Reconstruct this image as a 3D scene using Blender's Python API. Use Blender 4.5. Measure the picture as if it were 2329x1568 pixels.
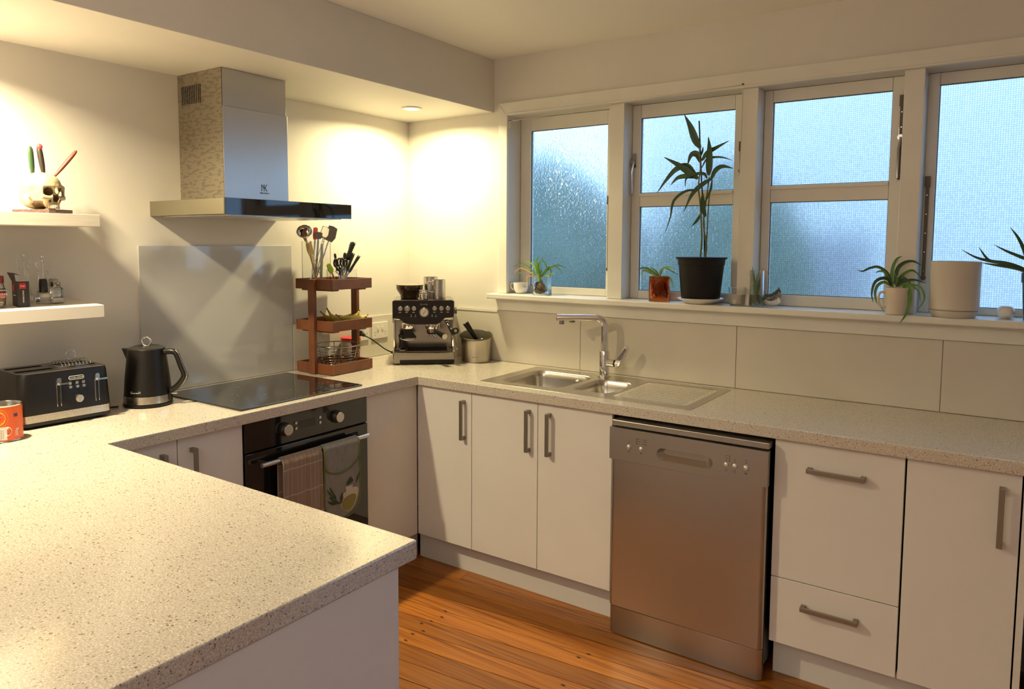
import bpy, bmesh, math, random
import numpy as np
from mathutils import Vector, Matrix, Euler
random.seed(7)
for o in list(bpy.data.objects): bpy.data.objects.remove(o)
S = bpy.context.scene
COL = S.collection
PI = math.pi
FL = -0.027            # floor level (bench height 0.904 above it)

# ---------------------------------------------------------------- camera
cam_d = bpy.data.cameras.new('camera'); cam = bpy.data.objects.new('camera', cam_d); COL.objects.link(cam)
cam_d.sensor_width = 36; cam_d.lens = 1666.87 / 2329 * 36; cam_d.shift_y = -96.33 / 2329
cam_d.clip_start = 0.02
yaw, pit, rol = .6041, -.0796, .0052
_f = Vector((-math.sin(yaw) * math.cos(pit), math.cos(yaw) * math.cos(pit), math.sin(pit)))
_r = Vector((math.cos(yaw), math.sin(yaw), 0)); _u = _r.cross(_f)
_r2 = math.cos(rol) * _r + math.sin(rol) * _u; _u2 = -math.sin(rol) * _r + math.cos(rol) * _u
cam.matrix_world = Matrix(((_r2.x, _u2.x, -_f.x, 2.8615), (_r2.y, _u2.y, -_f.y, -3.1119), (_r2.z, _u2.z, -_f.z, 1.4915), (0, 0, 0, 1)))
S.camera = cam
S.view_settings.view_transform = 'Standard'; S.view_settings.look = 'None'
S.view_settings.exposure = 0.0; S.view_settings.gamma = 1; S.view_settings.use_curve_mapping = False
S.cycles.use_denoising = True
S.cycles.max_bounces = 10; S.cycles.diffuse_bounces = 5; S.cycles.glossy_bounces = 5
S.cycles.transmission_bounces = 8; S.cycles.transparent_max_bounces = 12
S.cycles.sample_clamp_indirect = 6; S.cycles.blur_glossy = 0.5

# ---------------------------------------------------------------- world and lights
wd = bpy.data.worlds.new('world'); S.world = wd; wd.use_nodes = True
bg = wd.node_tree.nodes['Background']; bg.inputs[0].default_value = (.41, .67, 1.0, 1); bg.inputs[1].default_value = 3.3

def area(name, loc, power, size, col, rot=(0, 0, 0), shape='DISK', size_y=None):
    d = bpy.data.lights.new(name, 'AREA'); d.energy = power; d.color = col; d.shape = shape; d.size = size
    if size_y: d.size_y = size_y
    o = bpy.data.objects.new(name, d); o.location = loc; o.rotation_euler = rot; COL.objects.link(o); return o
WARM = (1.0, .84, .51)
LAMPS = [(.33, -2.36), (.325, -.33)]
for p_, w_, sp_ in (((.33, -2.36, 2.158), 42, 152), ((.325, -.33, 2.158), 18, 164)):
    area('downlight_lamp', p_, w_, .075, WARM if sp_ < 155 else (1.0, .85, .46)).data.spread = math.radians(sp_)
# added unseen fill lights behind the camera: one lights the ceiling, one faces down
area('uplight_fill', (2.0, -4.5, 1.70), 50, .3, (1.0, .93, .80), rot=(PI, 0, 0))
area('room_fill', (3.0, -5.0, 2.42), 10, .5, (1.0, .86, .66))

# ---------------------------------------------------------------- materials
MATS = {}
def nodes(m): return m.node_tree.nodes, m.node_tree.links
def mat(name, col=(.8, .8, .8), rough=.5, metal=0., trans=0., ior=1.5, coat=0., noise=None, bump=None, spec=.5, emit=None, alpha=1., sheen=0., coat_rough=.05, aniso=0.):
    if name in MATS: return MATS[name]
    m = bpy.data.materials.new(name); m.use_nodes = True; N, L = nodes(m); b = N['Principled BSDF']
    b.inputs['Base Color'].default_value = (*col, 1); b.inputs['Roughness'].default_value = rough; b.inputs['Metallic'].default_value = metal
    b.inputs['Transmission Weight'].default_value = trans; b.inputs['IOR'].default_value = ior; b.inputs['Coat Weight'].default_value = coat
    b.inputs['Coat Roughness'].default_value = coat_rough; b.inputs['Specular IOR Level'].default_value = spec; b.inputs['Alpha'].default_value = alpha
    b.inputs['Sheen Weight'].default_value = sheen; b.inputs['Anisotropic'].default_value = aniso
    if emit: b.inputs['Emission Color'].default_value = (*emit[0], 1); b.inputs['Emission Strength'].default_value = emit[1]
    tc = N.new('ShaderNodeTexCoord')
    def ntex(scale, stretch, detail=4):
        mp = N.new('ShaderNodeMapping'); mp.inputs['Scale'].default_value = stretch; L.new(tc.outputs['Object'], mp.inputs[0])
        t = N.new('ShaderNodeTexNoise'); t.inputs['Scale'].default_value = scale; t.inputs['Detail'].default_value = detail; L.new(mp.outputs[0], t.inputs[0]); return t
    if noise:       # (scale, stretch, amount)
        t = ntex(noise[0], noise[1]); r = N.new('ShaderNodeMapRange'); r.inputs[1].default_value = .3; r.inputs[2].default_value = .7
        r.inputs[3].default_value = 1 - noise[2]; r.inputs[4].default_value = 1 + noise[2] * .4; L.new(t.outputs[0], r.inputs[0])
        v = N.new('ShaderNodeMix'); v.data_type = 'RGBA'; v.blend_type = 'MULTIPLY'; v.inputs[0].default_value = 1
        v.inputs[6].default_value = (*col, 1); L.new(r.outputs[0], v.inputs[7]); L.new(v.outputs[2], b.inputs['Base Color'])
    if bump:        # (scale, stretch, strength)
        t = ntex(bump[0], bump[1]); bp = N.new('ShaderNodeBump'); bp.inputs['Strength'].default_value = bump[2]; bp.inputs['Distance'].default_value = .002
        L.new(t.outputs[0], bp.inputs['Height']); L.new(bp.outputs[0], b.inputs['Normal'])
    MATS[name] = m; return m

wall_p = mat('wall_paint', (.69, .66, .61), .55, noise=(2.5, (1, 1, 1), .05), bump=(90, (1, 1, 1), .05))
ceil_p = mat('ceiling_paint', (.84, .81, .76), .6, bump=(120, (1, 1, 1), .04))
trim_p = mat('gloss_trim_paint', (.74, .72, .66), .32, noise=(6, (1, 1, 1), .05), bump=(25, (1, 1, 1), .06))
cab_p = mat('cabinet_white', (.72, .70, .68), .38, noise=(3, (1, 1, 1), .04))
kick_p = mat('kick_white', (.68, .67, .66), .5)
dark_gap = mat('dark_gap', (.012, .010, .009), .9)
handle_m = mat('pewter_handle', (.30, .27, .23), .42, .85, bump=(300, (1, 1, 1), .05))
steel = mat('brushed_steel', (.62, .60, .57), .27, 1., noise=(60, (1, 1, 18), .08), bump=(160, (1, 1, 20), .02))
steel_h = mat('brushed_steel_sink', (.60, .57, .52), .26, 1., noise=(30, (14, 1, 1), .06))
chrome = mat('chrome', (.80, .79, .78), .07, 1.)
chrome_d = mat('dark_chrome', (.38, .36, .34), .16, 1.)
black_gl = mat('black_glass', (.008, .008, .010), .04, spec=.6, coat=.5)
black_pl = mat('black_plastic', (.009, .008, .008), .32, spec=.35)
black_en = mat('black_enamel', (.008, .007, .007), .34, spec=.35)
rubber = mat('black_rubber', (.012, .012, .012), .6)
white_cer = mat('white_ceramic', (.78, .75, .71), .22, coat=.3)
clear = mat('clear_glass', (.96, .98, .97), .02, trans=1., ior=1.45)
acrylic = mat('clear_acrylic', (.97, .97, .95), .03, trans=1., ior=1.3)
water = mat('water', (.93, .96, .90), .0, trans=1., ior=1.33)
red_w = mat('red_stained_wood', (.185, .060, .022), .40, noise=(9, (1, 1, 1), .4), coat=.15, coat_rough=.3, bump=(60, (1, 1, 1), .1))
shelf_m = mat('white_ash_shelf', (.66, .61, .54), .55, noise=(10, (8, 1, 22), .10))
shelf_w = mat('shelf_white', (.66, .62, .58), .5)
green1 = mat('leaf_green', (.10, .25, .025), .38, noise=(14, (1, 1, 1), .4), sheen=.1)
green2 = mat('leaf_dark_green', (.022, .075, .016), .34, noise=(14, (1, 1, 1), .4))
green3 = mat('leaf_pale_green', (.22, .38, .10), .4, noise=(14, (1, 1, 1), .3))
straw = mat('dry_leaf', (.50, .30, .12), .6)
stem_g = mat('bamboo_stem', (.16, .17, .04), .4, noise=(30, (1, 1, 4), .4))
soil = mat('roots_soil', (.09, .055, .025), .9, noise=(60, (1, 1, 1), .6))
amber = mat('amber_glass', (.80, .22, .03), .03, trans=1., ior=1.45)
wax = mat('candle_wax', (.78, .70, .60), .5)
pepper = mat('peppercorns', (.02, .010, .008), .6, bump=(400, (1, 1, 1), .8))
lcd = mat('dim_display', (.03, .032, .028), .15)
print_dk = mat('dark_print', (.02, .02, .02), .6)
print_gy = mat('grey_print', (.12, .11, .10), .6)
print_wt = mat('white_print', (.75, .73, .70), .5)
lamp_em = mat('lamp_diffuser', (1, .95, .85), .5, emit=((1, .90, .66), 14.))
banana_m = mat('banana_skin', (.55, .42, .07), .45, noise=(25, (1, 1, 1), .5))

def quartz():
    m = bpy.data.materials.new('speckled_quartz'); m.use_nodes = True; N, L = nodes(m); b = N['Principled BSDF']
    tc = N.new('ShaderNodeTexCoord')
    def vor(scale, rnd):
        nz = N.new('ShaderNodeTexNoise'); nz.inputs['Scale'].default_value = scale * .8
        L.new(tc.outputs['Object'], nz.inputs[0])
        ad = N.new('ShaderNodeVectorMath'); ad.operation = 'MULTIPLY_ADD'; ad.inputs[1].default_value = (.6 / scale,) * 3
        L.new(nz.outputs['Color'], ad.inputs[0]); L.new(tc.outputs['Object'], ad.inputs[2])
        v = N.new('ShaderNodeTexVoronoi'); v.inputs['Scale'].default_value = scale; L.new(ad.outputs[0], v.inputs[0]); return v
    def fleck(scale, thr, rad):
        v = vor(scale, 1)
        sp = N.new('ShaderNodeSeparateColor'); L.new(v.outputs['Color'], sp.inputs[0])
        a = N.new('ShaderNodeMath'); a.operation = 'GREATER_THAN'; a.inputs[1].default_value = thr; L.new(sp.outputs[0], a.inputs[0])
        c = N.new('ShaderNodeMapRange'); c.inputs[1].default_value = rad; c.inputs[2].default_value = rad * .6; L.new(v.outputs['Distance'], c.inputs[0])
        d = N.new('ShaderNodeMath'); d.operation = 'MULTIPLY'; L.new(a.outputs[0], d.inputs[0]); L.new(c.outputs[0], d.inputs[1]); return d, sp
    cur = None
    base = N.new('ShaderNodeTexNoise'); base.inputs['Scale'].default_value = 260; L.new(tc.outputs['Object'], base.inputs[0])
    rp = N.new('ShaderNodeValToRGB'); rp.color_ramp.elements[0].position = .35; rp.color_ramp.elements[1].position = .65
    rp.color_ramp.elements[0].color = (.46, .41, .35, 1); rp.color_ramp.elements[1].color = (.66, .61, .54, 1); L.new(base.outputs[0], rp.inputs[0]); cur = rp.outputs[0]
    for scale, thr, rad, col in ((210, .89, .46, (.23, .18, .13)), (420, .82, .5, (.36, .31, .25)), (120, .95, .36, (.19, .14, .10)), (330, .86, .5, (.80, .78, .74))):
        d, sp = fleck(scale, thr, rad)
        mx = N.new('ShaderNodeMix'); mx.data_type = 'RGBA'; L.new(d.outputs[0], mx.inputs[0]); L.new(cur, mx.inputs[6]); mx.inputs[7].default_value = (*col, 1); cur = mx.outputs[2]
    L.new(cur, b.inputs['Base Color']); b.inputs['Roughness'].default_value = .13; b.inputs['Specular IOR Level'].default_value = .7
    return m
quartz_m = quartz()

def wood_floor():
    m = bpy.data.materials.new('varnished_floorboards'); m.use_nodes = True; N, L = nodes(m); b = N['Principled BSDF']
    tc = N.new('ShaderNodeTexCoord'); oi = N.new('ShaderNodeObjectInfo')
    off = N.new('ShaderNodeVectorMath'); off.operation = 'MULTIPLY_ADD'; off.inputs[1].default_value = (7, 5, 3)
    L.new(oi.outputs['Random'], off.inputs[0]); L.new(tc.outputs['Object'], off.inputs[2])
    mp = N.new('ShaderNodeMapping'); mp.inputs['Scale'].default_value = (.7, 30, 30); L.new(off.outputs[0], mp.inputs[0])
    g = N.new('ShaderNodeTexNoise'); g.inputs['Scale'].default_value = 3.2; g.inputs['Detail'].default_value = 7; g.inputs['Distortion'].default_value = .6; L.new(mp.outputs[0], g.inputs[0])
    rp = N.new('ShaderNodeValToRGB'); e = rp.color_ramp.elements
    e[0].position = .27; e[0].color = (.10, .027, .004, 1); e[1].position = .72; e[1].color = (.47, .175, .020, 1)
    x = e.new(.42); x.color = (.30, .092, .010, 1); L.new(g.outputs[0], rp.inputs[0])
    mr = N.new('ShaderNodeMapRange'); mr.inputs[3].default_value = .60; mr.inputs[4].default_value = 1.35; L.new(oi.outputs['Random'], mr.inputs[0])
    mx = N.new('ShaderNodeMix'); mx.data_type = 'RGBA'; mx.blend_type = 'MULTIPLY'; mx.inputs[0].default_value = 1; L.new(rp.outputs[0], mx.inputs[6]); L.new(mr.outputs[0], mx.inputs[7])
    L.new(mx.outputs[2], b.inputs['Base Color']); b.inputs['Roughness'].default_value = .33; b.inputs['Coat Weight'].default_value = .2; b.inputs['Coat Roughness'].default_value = .18
    bp = N.new('ShaderNodeBump'); bp.inputs['Strength'].default_value = .12; bp.inputs['Distance'].default_value = .001; L.new(g.outputs[0], bp.inputs['Height']); L.new(bp.outputs[0], b.inputs['Normal'])
    return m
floor_m = wood_floor()

def frosted():
    """patterned privacy glass: small square lenslets, each tilted its own way"""
    m = bpy.data.materials.new('patterned_privacy_glass'); m.use_nodes = True; N, L = nodes(m); b = N['Principled BSDF']
    tc = N.new('ShaderNodeTexCoord'); ge = N.new('ShaderNodeNewGeometry')
    sc = N.new('ShaderNodeVectorMath'); sc.operation = 'SCALE'; sc.inputs['Scale'].default_value = 128; L.new(tc.outputs['Object'], sc.inputs[0])
    fl = N.new('ShaderNodeVectorMath'); fl.operation = 'FLOOR'; L.new(sc.outputs[0], fl.inputs[0])
    wn = N.new('ShaderNodeTexWhiteNoise'); L.new(fl.outputs[0], wn.inputs[0])
    sb = N.new('ShaderNodeVectorMath'); sb.operation = 'SUBTRACT'; sb.inputs[1].default_value = (.5, .5, .5); L.new(wn.outputs['Color'], sb.inputs[0])
    ma = N.new('ShaderNodeVectorMath'); ma.operation = 'MULTIPLY_ADD'; ma.inputs[1].default_value = (.55, .2, .55); L.new(sb.outputs[0], ma.inputs[0]); L.new(ge.outputs['Normal'], ma.inputs[2])
    nn = N.new('ShaderNodeVectorMath'); nn.operation = 'NORMALIZE'; L.new(ma.outputs[0], nn.inputs[0]); L.new(nn.outputs[0], b.inputs['Normal'])
    # the thin raised grid between the lenslets is duller than their centres
    fr = N.new('ShaderNodeVectorMath'); fr.operation = 'FRACTION'; L.new(sc.outputs[0], fr.inputs[0])
    sx = N.new('ShaderNodeSeparateXYZ'); L.new(fr.outputs[0], sx.inputs[0])
    def edge(o):
        a = N.new('ShaderNodeMath'); a.operation = 'SUBTRACT'; a.inputs[1].default_value = .5; L.new(o, a.inputs[0])
        c = N.new('ShaderNodeMath'); c.operation = 'ABSOLUTE'; L.new(a.outputs[0], c.inputs[0]); return c
    mxm = N.new('ShaderNodeMath'); mxm.operation = 'MAXIMUM'; L.new(edge(sx.outputs[0]).outputs[0], mxm.inputs[0]); L.new(edge(sx.outputs[2]).outputs[0], mxm.inputs[1])
    gr = N.new('ShaderNodeMath'); gr.operation = 'GREATER_THAN'; gr.inputs[1].default_value = .36; L.new(mxm.outputs[0], gr.inputs[0])
    wv = N.new('ShaderNodeMath'); wv.operation = 'MULTIPLY_ADD'; wv.inputs[1].default_value = .22; wv.inputs[2].default_value = .80; L.new(wn.outputs['Value'], wv.inputs[0])
    mc = N.new('ShaderNodeMix'); mc.data_type = 'RGBA'; L.new(gr.outputs[0], mc.inputs[0]); L.new(wv.outputs[0], mc.inputs[6]); mc.inputs[7].default_value = (.58, .62, .70, 1)
    L.new(mc.outputs[2], b.inputs['Base Color'])
    b.inputs['Transmission Weight'].default_value = 1; b.inputs['Roughness'].default_value = .24; b.inputs['IOR'].default_value = 1.3
    return m
frost = frosted()

def stained_steel():
    m = mat('hood_steel_side', (.55, .50, .42), .34, .9); N, L = nodes(m); b = N['Principled BSDF']; tc = N.new('ShaderNodeTexCoord')
    mp = N.new('ShaderNodeMapping'); mp.inputs['Scale'].default_value = (30, 30, 92); L.new(tc.outputs['Object'], mp.inputs[0])
    t = N.new('ShaderNodeTexNoise'); t.inputs['Scale'].default_value = 1; t.inputs['Detail'].default_value = 2; L.new(mp.outputs[0], t.inputs[0])
    sx = N.new('ShaderNodeSeparateXYZ'); L.new(tc.outputs['Object'], sx.inputs[0])
    g = N.new('ShaderNodeMapRange'); g.inputs[1].default_value = .22; g.inputs[2].default_value = .02; g.inputs[3].default_value = .60; g.inputs[4].default_value = .47
    L.new(sx.outputs[0], g.inputs[0])
    c = N.new('ShaderNodeMapRange'); c.inputs[3].default_value = 1.0; c.inputs[4].default_value = 1.0
    sub = N.new('ShaderNodeMath'); sub.operation = 'SUBTRACT'; L.new(t.outputs[0], sub.inputs[0])
    inv = N.new('ShaderNodeMapRange'); inv.inputs[3].default_value = .64; inv.inputs[4].default_value = .52
    inv.inputs[1].default_value = .25; inv.inputs[2].default_value = .05; L.new(sx.outputs[0], inv.inputs[0]); L.new(inv.outputs[0], sub.inputs[1])
    s = N.new('ShaderNodeMapRange'); s.inputs[1].default_value = 0; s.inputs[2].default_value = .03; L.new(sub.outputs[0], s.inputs[0])
    mx = N.new('ShaderNodeMix'); mx.data_type = 'RGBA'; mx.inputs[6].default_value = (.46, .41, .33, 1); mx.inputs[7].default_value = (.35, .31, .24, 1)
    L.new(s.outputs[0], mx.inputs[0]); L.new(mx.outputs[2], b.inputs['Base Color']); return m
hood_side_m = stained_steel()

def perforated():
    m = mat('perforated_band', (.62, .58, .52), .22, 1.); N, L = nodes(m); b = N['Principled BSDF']; tc = N.new('ShaderNodeTexCoord')
    uv = N.new('ShaderNodeUVMap')
    v = N.new('ShaderNodeTexVoronoi'); v.inputs['Scale'].default_value = 1; v.inputs['Randomness'].default_value = 0
    mp = N.new('ShaderNodeMapping'); mp.inputs['Rotation'].default_value = (0, 0, PI / 4); mp.inputs['Scale'].default_value = (250, 250, 1)
    L.new(uv.outputs[0], mp.inputs[0]); L.new(mp.outputs[0], v.inputs[0]); v.voronoi_dimensions = '2D'
    s = N.new('ShaderNodeMath'); s.operation = 'LESS_THAN'; s.inputs[1].default_value = .27; L.new(v.outputs['Distance'], s.inputs[0])
    mx = N.new('ShaderNodeMix'); mx.data_type = 'RGBA'; mx.inputs[6].default_value = (.62, .58, .52, 1); mx.inputs[7].default_value = (.03, .025, .02, 1)
    L.new(s.outputs[0], mx.inputs[0]); L.new(mx.outputs[2], b.inputs['Base Color'])
    i = N.new('ShaderNodeMath'); i.operation = 'SUBTRACT'; i.inputs[0].default_value = 1; L.new(s.outputs[0], i.inputs[1]); L.new(i.outputs[0], b.inputs['Metallic'])
    return m
perf_m = perforated()

def uv_cloth(name, col, line, sx, sy, w=.06):
    m = mat(name, col, .85, sheen=.3); N, L = nodes(m); b = N['Principled BSDF']; uv = N.new('ShaderNodeUVMap')
    mp = N.new('ShaderNodeMapping'); mp.inputs['Scale'].default_value = (sx, sy, 1); L.new(uv.outputs[0], mp.inputs[0])
    fr = N.new('ShaderNodeVectorMath'); fr.operation = 'FRACTION'; L.new(mp.outputs[0], fr.inputs[0]); s = N.new('ShaderNodeSeparateXYZ'); L.new(fr.outputs[0], s.inputs[0])
    a = N.new('ShaderNodeMath'); a.operation = 'LESS_THAN'; a.inputs[1].default_value = w * 1.6; L.new(s.outputs[0], a.inputs[0])
    c = N.new('ShaderNodeMath'); c.operation = 'LESS_THAN'; c.inputs[1].default_value = w; L.new(s.outputs[1], c.inputs[0])
    d = N.new('ShaderNodeMath'); d.operation = 'MAXIMUM'; L.new(a.outputs[0], d.inputs[0]); L.new(c.outputs[0], d.inputs[1])
    mx = N.new('ShaderNodeMix'); mx.data_type = 'RGBA'; mx.inputs[6].default_value = (*col, 1); mx.inputs[7].default_value = (*line, 1); L.new(d.outputs[0], mx.inputs[0])
    L.new(mx.outputs[2], b.inputs['Base Color']); return m
towel_m = uv_cloth('checked_towel', (.235, .16, .115), (.36, .29, .25), 9, 6, .05)
mitt_m = mat('grey_linen', (.22, .215, .20), .9, noise=(20, (3, 3, 1), .15), sheen=.2)
piping = mat('green_piping', (.12, .14, .03), .8)
bone = mat('bone_resin', (.44, .36, .22), .45, noise=(30, (1, 1, 1), .25), bump=(50, (1, 1, 1), .2))

# ---------------------------------------------------------------- geometry helpers
class M:
    def __init__(s): s.v = []; s.f = []; s.mi = []; s.uv = {}
    def add(s, vs, fs, mi=0, uvs=None):
        n = len(s.v); s.v += [tuple(map(float, v)) for v in vs]
        for f in fs:
            s.f.append(tuple(i + n for i in f)); s.mi.append(mi)
        if uvs:
            for i, u in enumerate(uvs): s.uv[n + i] = u
        return s
    def box(s, x0, x1, y0, y1, z0, z1, mi=0):
        return s.add([(x0, y0, z0), (x1, y0, z0), (x1, y1, z0), (x0, y1, z0), (x0, y0, z1), (x1, y0, z1), (x1, y1, z1), (x0, y1, z1)],
                     [(3, 2, 1, 0), (4, 5, 6, 7), (0, 1, 5, 4), (1, 2, 6, 5), (2, 3, 7, 6), (3, 0, 4, 7)], mi)
    def prism(s, poly, z0, z1, mi=0, axis='z'):
        n = len(poly)
        def P(a, b, h): return {'z': (a, b, h), 'y': (a, h, b), 'x': (h, a, b)}[axis]
        vs = [P(a, b, z0) for a, b in poly] + [P(a, b, z1) for a, b in poly]
        return s.add(vs, [tuple(range(n))[::-1], tuple(range(n, 2 * n))] + [(i, (i + 1) % n, n + (i + 1) % n, n + i) for i in range(n)], mi)
    def lathe(s, prof, c=(0, 0, 0), n=40, mi=0, cap=True, sx=1, sy=1, uv=None):
        """prof: (r, z) from the bottom outwards; spun about z"""
        vs = []; uvs = []
        for r, z in prof:
            for k in range(n):
                a = 2 * PI * k / n; vs.append((c[0] + r * sx * math.cos(a), c[1] + r * sy * math.sin(a), c[2] + z)); uvs.append((uv * a if uv else a, z))
        fs = []
        for j in range(len(prof) - 1):
            for k in range(n):
                a, b = j * n + k, j * n + (k + 1) % n
                fs.append((a, b, b + n, a + n))
        if cap:
            if prof[0][0] > 1e-6: fs.append(tuple(range(n))[::-1])
            if prof[-1][0] > 1e-6: fs.append(tuple(range((len(prof) - 1) * n, len(prof) * n)))
        return s.add(vs, fs, mi, uvs if uv else None)
    def cyl(s, p0, p1, r0, r1=None, n=24, mi=0, cap=True):
        return s.tube([p0, p1], [r0, r0 if r1 is None else r1], n, mi=mi, cap=cap)
    def tube(s, pts, r, n=10, closed=False, mi=0, cap=True, flat=1.0):
        pts = [Vector(p) for p in pts]; m = len(pts); rs = r if isinstance(r, (list, tuple)) else [r] * m
        prev = None; vs = []
        for i, p in enumerate(pts):
            if closed: t = pts[(i + 1) % m] - pts[i - 1]
            else: t = pts[min(i + 1, m - 1)] - pts[max(i - 1, 0)]
            t.normalize()
            if prev is None:
                u = t.cross(Vector((0, 0, 1)));
                if u.length < .05: u = t.cross(Vector((1, 0, 0)))
            else: u = prev - t * prev.dot(t)
            u.normalize(); prev = u; w = t.cross(u)
            for k in range(n):
                a = 2 * PI * k / n; vs.append(p + (u * math.cos(a) + w * math.sin(a) * flat) * rs[i])
        fs = []
        for i in range(m if closed else m - 1):
            for k in range(n):
                a, b = i * n + k, i * n + (k + 1) % n; c, d = ((i + 1) % m) * n + k, ((i + 1) % m) * n + (k + 1) % n
                fs.append((a, b, d, c))
        if cap and not closed: fs += [tuple(range(n))[::-1], tuple(range((m - 1) * n, m * n))]
        return s.add(vs, fs, mi)
    def grid(s, fn, nu, nv, mi=0, closed_u=False):
        vs = []; uvs = []
        for j in range(nv + 1):
            for i in range(nu if closed_u else nu + 1):
                vs.append(fn(i / nu, j / nv)); uvs.append((i / nu, j / nv))
        w = nu if closed_u else nu + 1; fs = []
        for j in range(nv):
            for i in range(nu): a = j * w + i; b = j * w + (i + 1) % w; fs.append((a, b, b + w, a + w))
        return s.add(vs, fs, mi, uvs)
    def sphere(s, c, r, n=16, mi=0, sc=(1, 1, 1)):
        pr = [(math.sin(PI * j / n), -math.cos(PI * j / n)) for j in range(n + 1)]
        vs = []
        for a, z in pr:
            for k in range(n * 2): t = PI * k / n; vs.append((c[0] + r * sc[0] * a * math.cos(t), c[1] + r * sc[1] * a * math.sin(t), c[2] + r * sc[2] * z))
        w = n * 2
        return s.add(vs, [(j * w + k, j * w + (k + 1) % w, (j + 1) * w + (k + 1) % w, (j + 1) * w + k) for j in range(n) for k in range(w)], mi)

def spline(pts, n=8):
    P = [Vector(p) for p in pts]; P = [2 * P[0] - P[1]] + P + [2 * P[-1] - P[-2]]; out = []
    for i in range(1, len(P) - 2):
        for k in range(n):
            t = k / n; a, b, c, d = P[i - 1], P[i], P[i + 1], P[i + 2]
            out.append(.5 * ((2 * b) + (c - a) * t + (2 * a - 5 * b + 4 * c - d) * t * t + (3 * b - a - 3 * c + d) * t ** 3))
    out.append(P[-2]); return out
def rrect(x0, x1, y0, y1, r, n=6):
    o = []
    for cx, cy, a0 in ((x1 - r, y1 - r, 0), (x0 + r, y1 - r, PI / 2), (x0 + r, y0 + r, PI), (x1 - r, y0 + r, 1.5 * PI)):
        for k in range(n + 1): a = a0 + PI / 2 * k / n; o.append((cx + r * math.cos(a), cy + r * math.sin(a)))
    return o
def circ(r, n=24, c=(0, 0)): return [(c[0] + r * math.cos(2 * PI * k / n), c[1] + r * math.sin(2 * PI * k / n)) for k in range(n)]

WM = {}
def build(name, m, mats, parent=None, local=False, bevel=0, smooth=False, seg=2, solid=0, sub=0, fix=True):
    me = bpy.data.meshes.new(name)
    vs = m.v
    if parent is not None and not local:
        inv = WM[parent.name].inverted(); vs = [tuple(inv @ Vector(v)) for v in m.v]
    me.from_pydata(vs, [], m.f)
    for mm in (mats if isinstance(mats, (list, tuple)) else [mats]): me.materials.append(mm)
    for p, i in zip(me.polygons, m.mi): p.material_index = i
    if m.uv:
        ul = me.uv_layers.new(name='UVMap')
        for l in me.loops: ul.data[l.index].uv = m.uv.get(l.vertex_index, (0, 0))
    if fix:
        b = bmesh.new(); b.from_mesh(me); bmesh.ops.recalc_face_normals(b, faces=b.faces); b.to_mesh(me); b.free()
    if smooth:
        for p in me.polygons: p.use_smooth = True
        if smooth != 'full': me.set_sharp_from_angle(angle=math.radians(38))
    o = bpy.data.objects.new(name, me); COL.objects.link(o)
    if parent is not None: o.parent = parent; WM[o.name] = WM[parent.name]
    else: WM[o.name] = Matrix.Identity(4)
    if solid: md = o.modifiers.new('thick', 'SOLIDIFY'); md.thickness = solid; md.offset = 0
    if sub: md = o.modifiers.new('sub', 'SUBSURF'); md.levels = sub; md.render_levels = sub
    if bevel:
        md = o.modifiers.new('bevel', 'BEVEL'); md.width = bevel; md.segments = seg; md.limit_method = 'ANGLE'; md.angle_limit = math.radians(40); md.harden_normals = False
    return o
def tag(o, label, cat, group=None, kind=None):
    o['label'] = label; o['category'] = cat
    if group: o['group'] = group
    if kind: o['kind'] = kind
    return o
def thing(name, label, cat, loc=(0, 0, 0), rz=0, group=None, rot=None):
    o = bpy.data.objects.new(name, None); o.empty_display_size = .05; COL.objects.link(o)
    o.location = loc; o.rotation_euler = rot or (0, 0, rz)
    WM[o.name] = Matrix.Translation(loc) @ Euler(rot or (0, 0, rz)).to_matrix().to_4x4()
    return tag(o, label, cat, group)
def struct(name, m, mats, **k):
    o = build(name, m, mats, **k); o['kind'] = 'structure'; return o
def solo(name, m, mats, label, cat, group=None, loc=None, rz=0, rot=None, **k):
    o = build(name, m, mats, **k); tag(o, label, cat, group)
    if loc: o.location = loc; o.rotation_euler = rot or (0, 0, rz)
    return o
def copy_tree(o, loc=None, label=None, rz=None):
    r = o.copy(); COL.objects.link(r)
    def rec(src, dst):
        for ch in [c for c in src.children]:
            c = ch.copy(); COL.objects.link(c); c.parent = dst; rec(ch, c)
    rec(o, r)
    if loc: r.location = loc
    if rz is not None: r.rotation_euler[2] = rz
    if label: r['label'] = label
    return r
def text(name, body, size, loc, xdir, ydir, mt, parent, align='CENTER', ext=.0003, bold=0):
    """flat lettering: xdir reading direction, ydir up direction (parent's local space)"""
    cu = bpy.data.curves.new(name, 'FONT'); cu.body = body; cu.size = size; cu.align_x = align; cu.align_y = 'CENTER'; cu.extrude = ext; cu.offset = bold
    cu.resolution_u = 2
    tmp = bpy.data.objects.new('tmp', cu); COL.objects.link(tmp)
    me = bpy.data.meshes.new_from_object(tmp); bpy.data.objects.remove(tmp); me.materials.clear(); me.materials.append(mt)
    o = bpy.data.objects.new(name, me); COL.objects.link(o); o.parent = parent
    x = Vector(xdir).normalized(); y = Vector(ydir).normalized(); z = x.cross(y); l = Vector(loc)
    o.matrix_local = Matrix(((x.x, y.x, z.x, l.x), (x.y, y.y, z.y, l.y), (x.z, y.z, z.z, l.z), (0, 0, 0, 1))); return o

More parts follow.
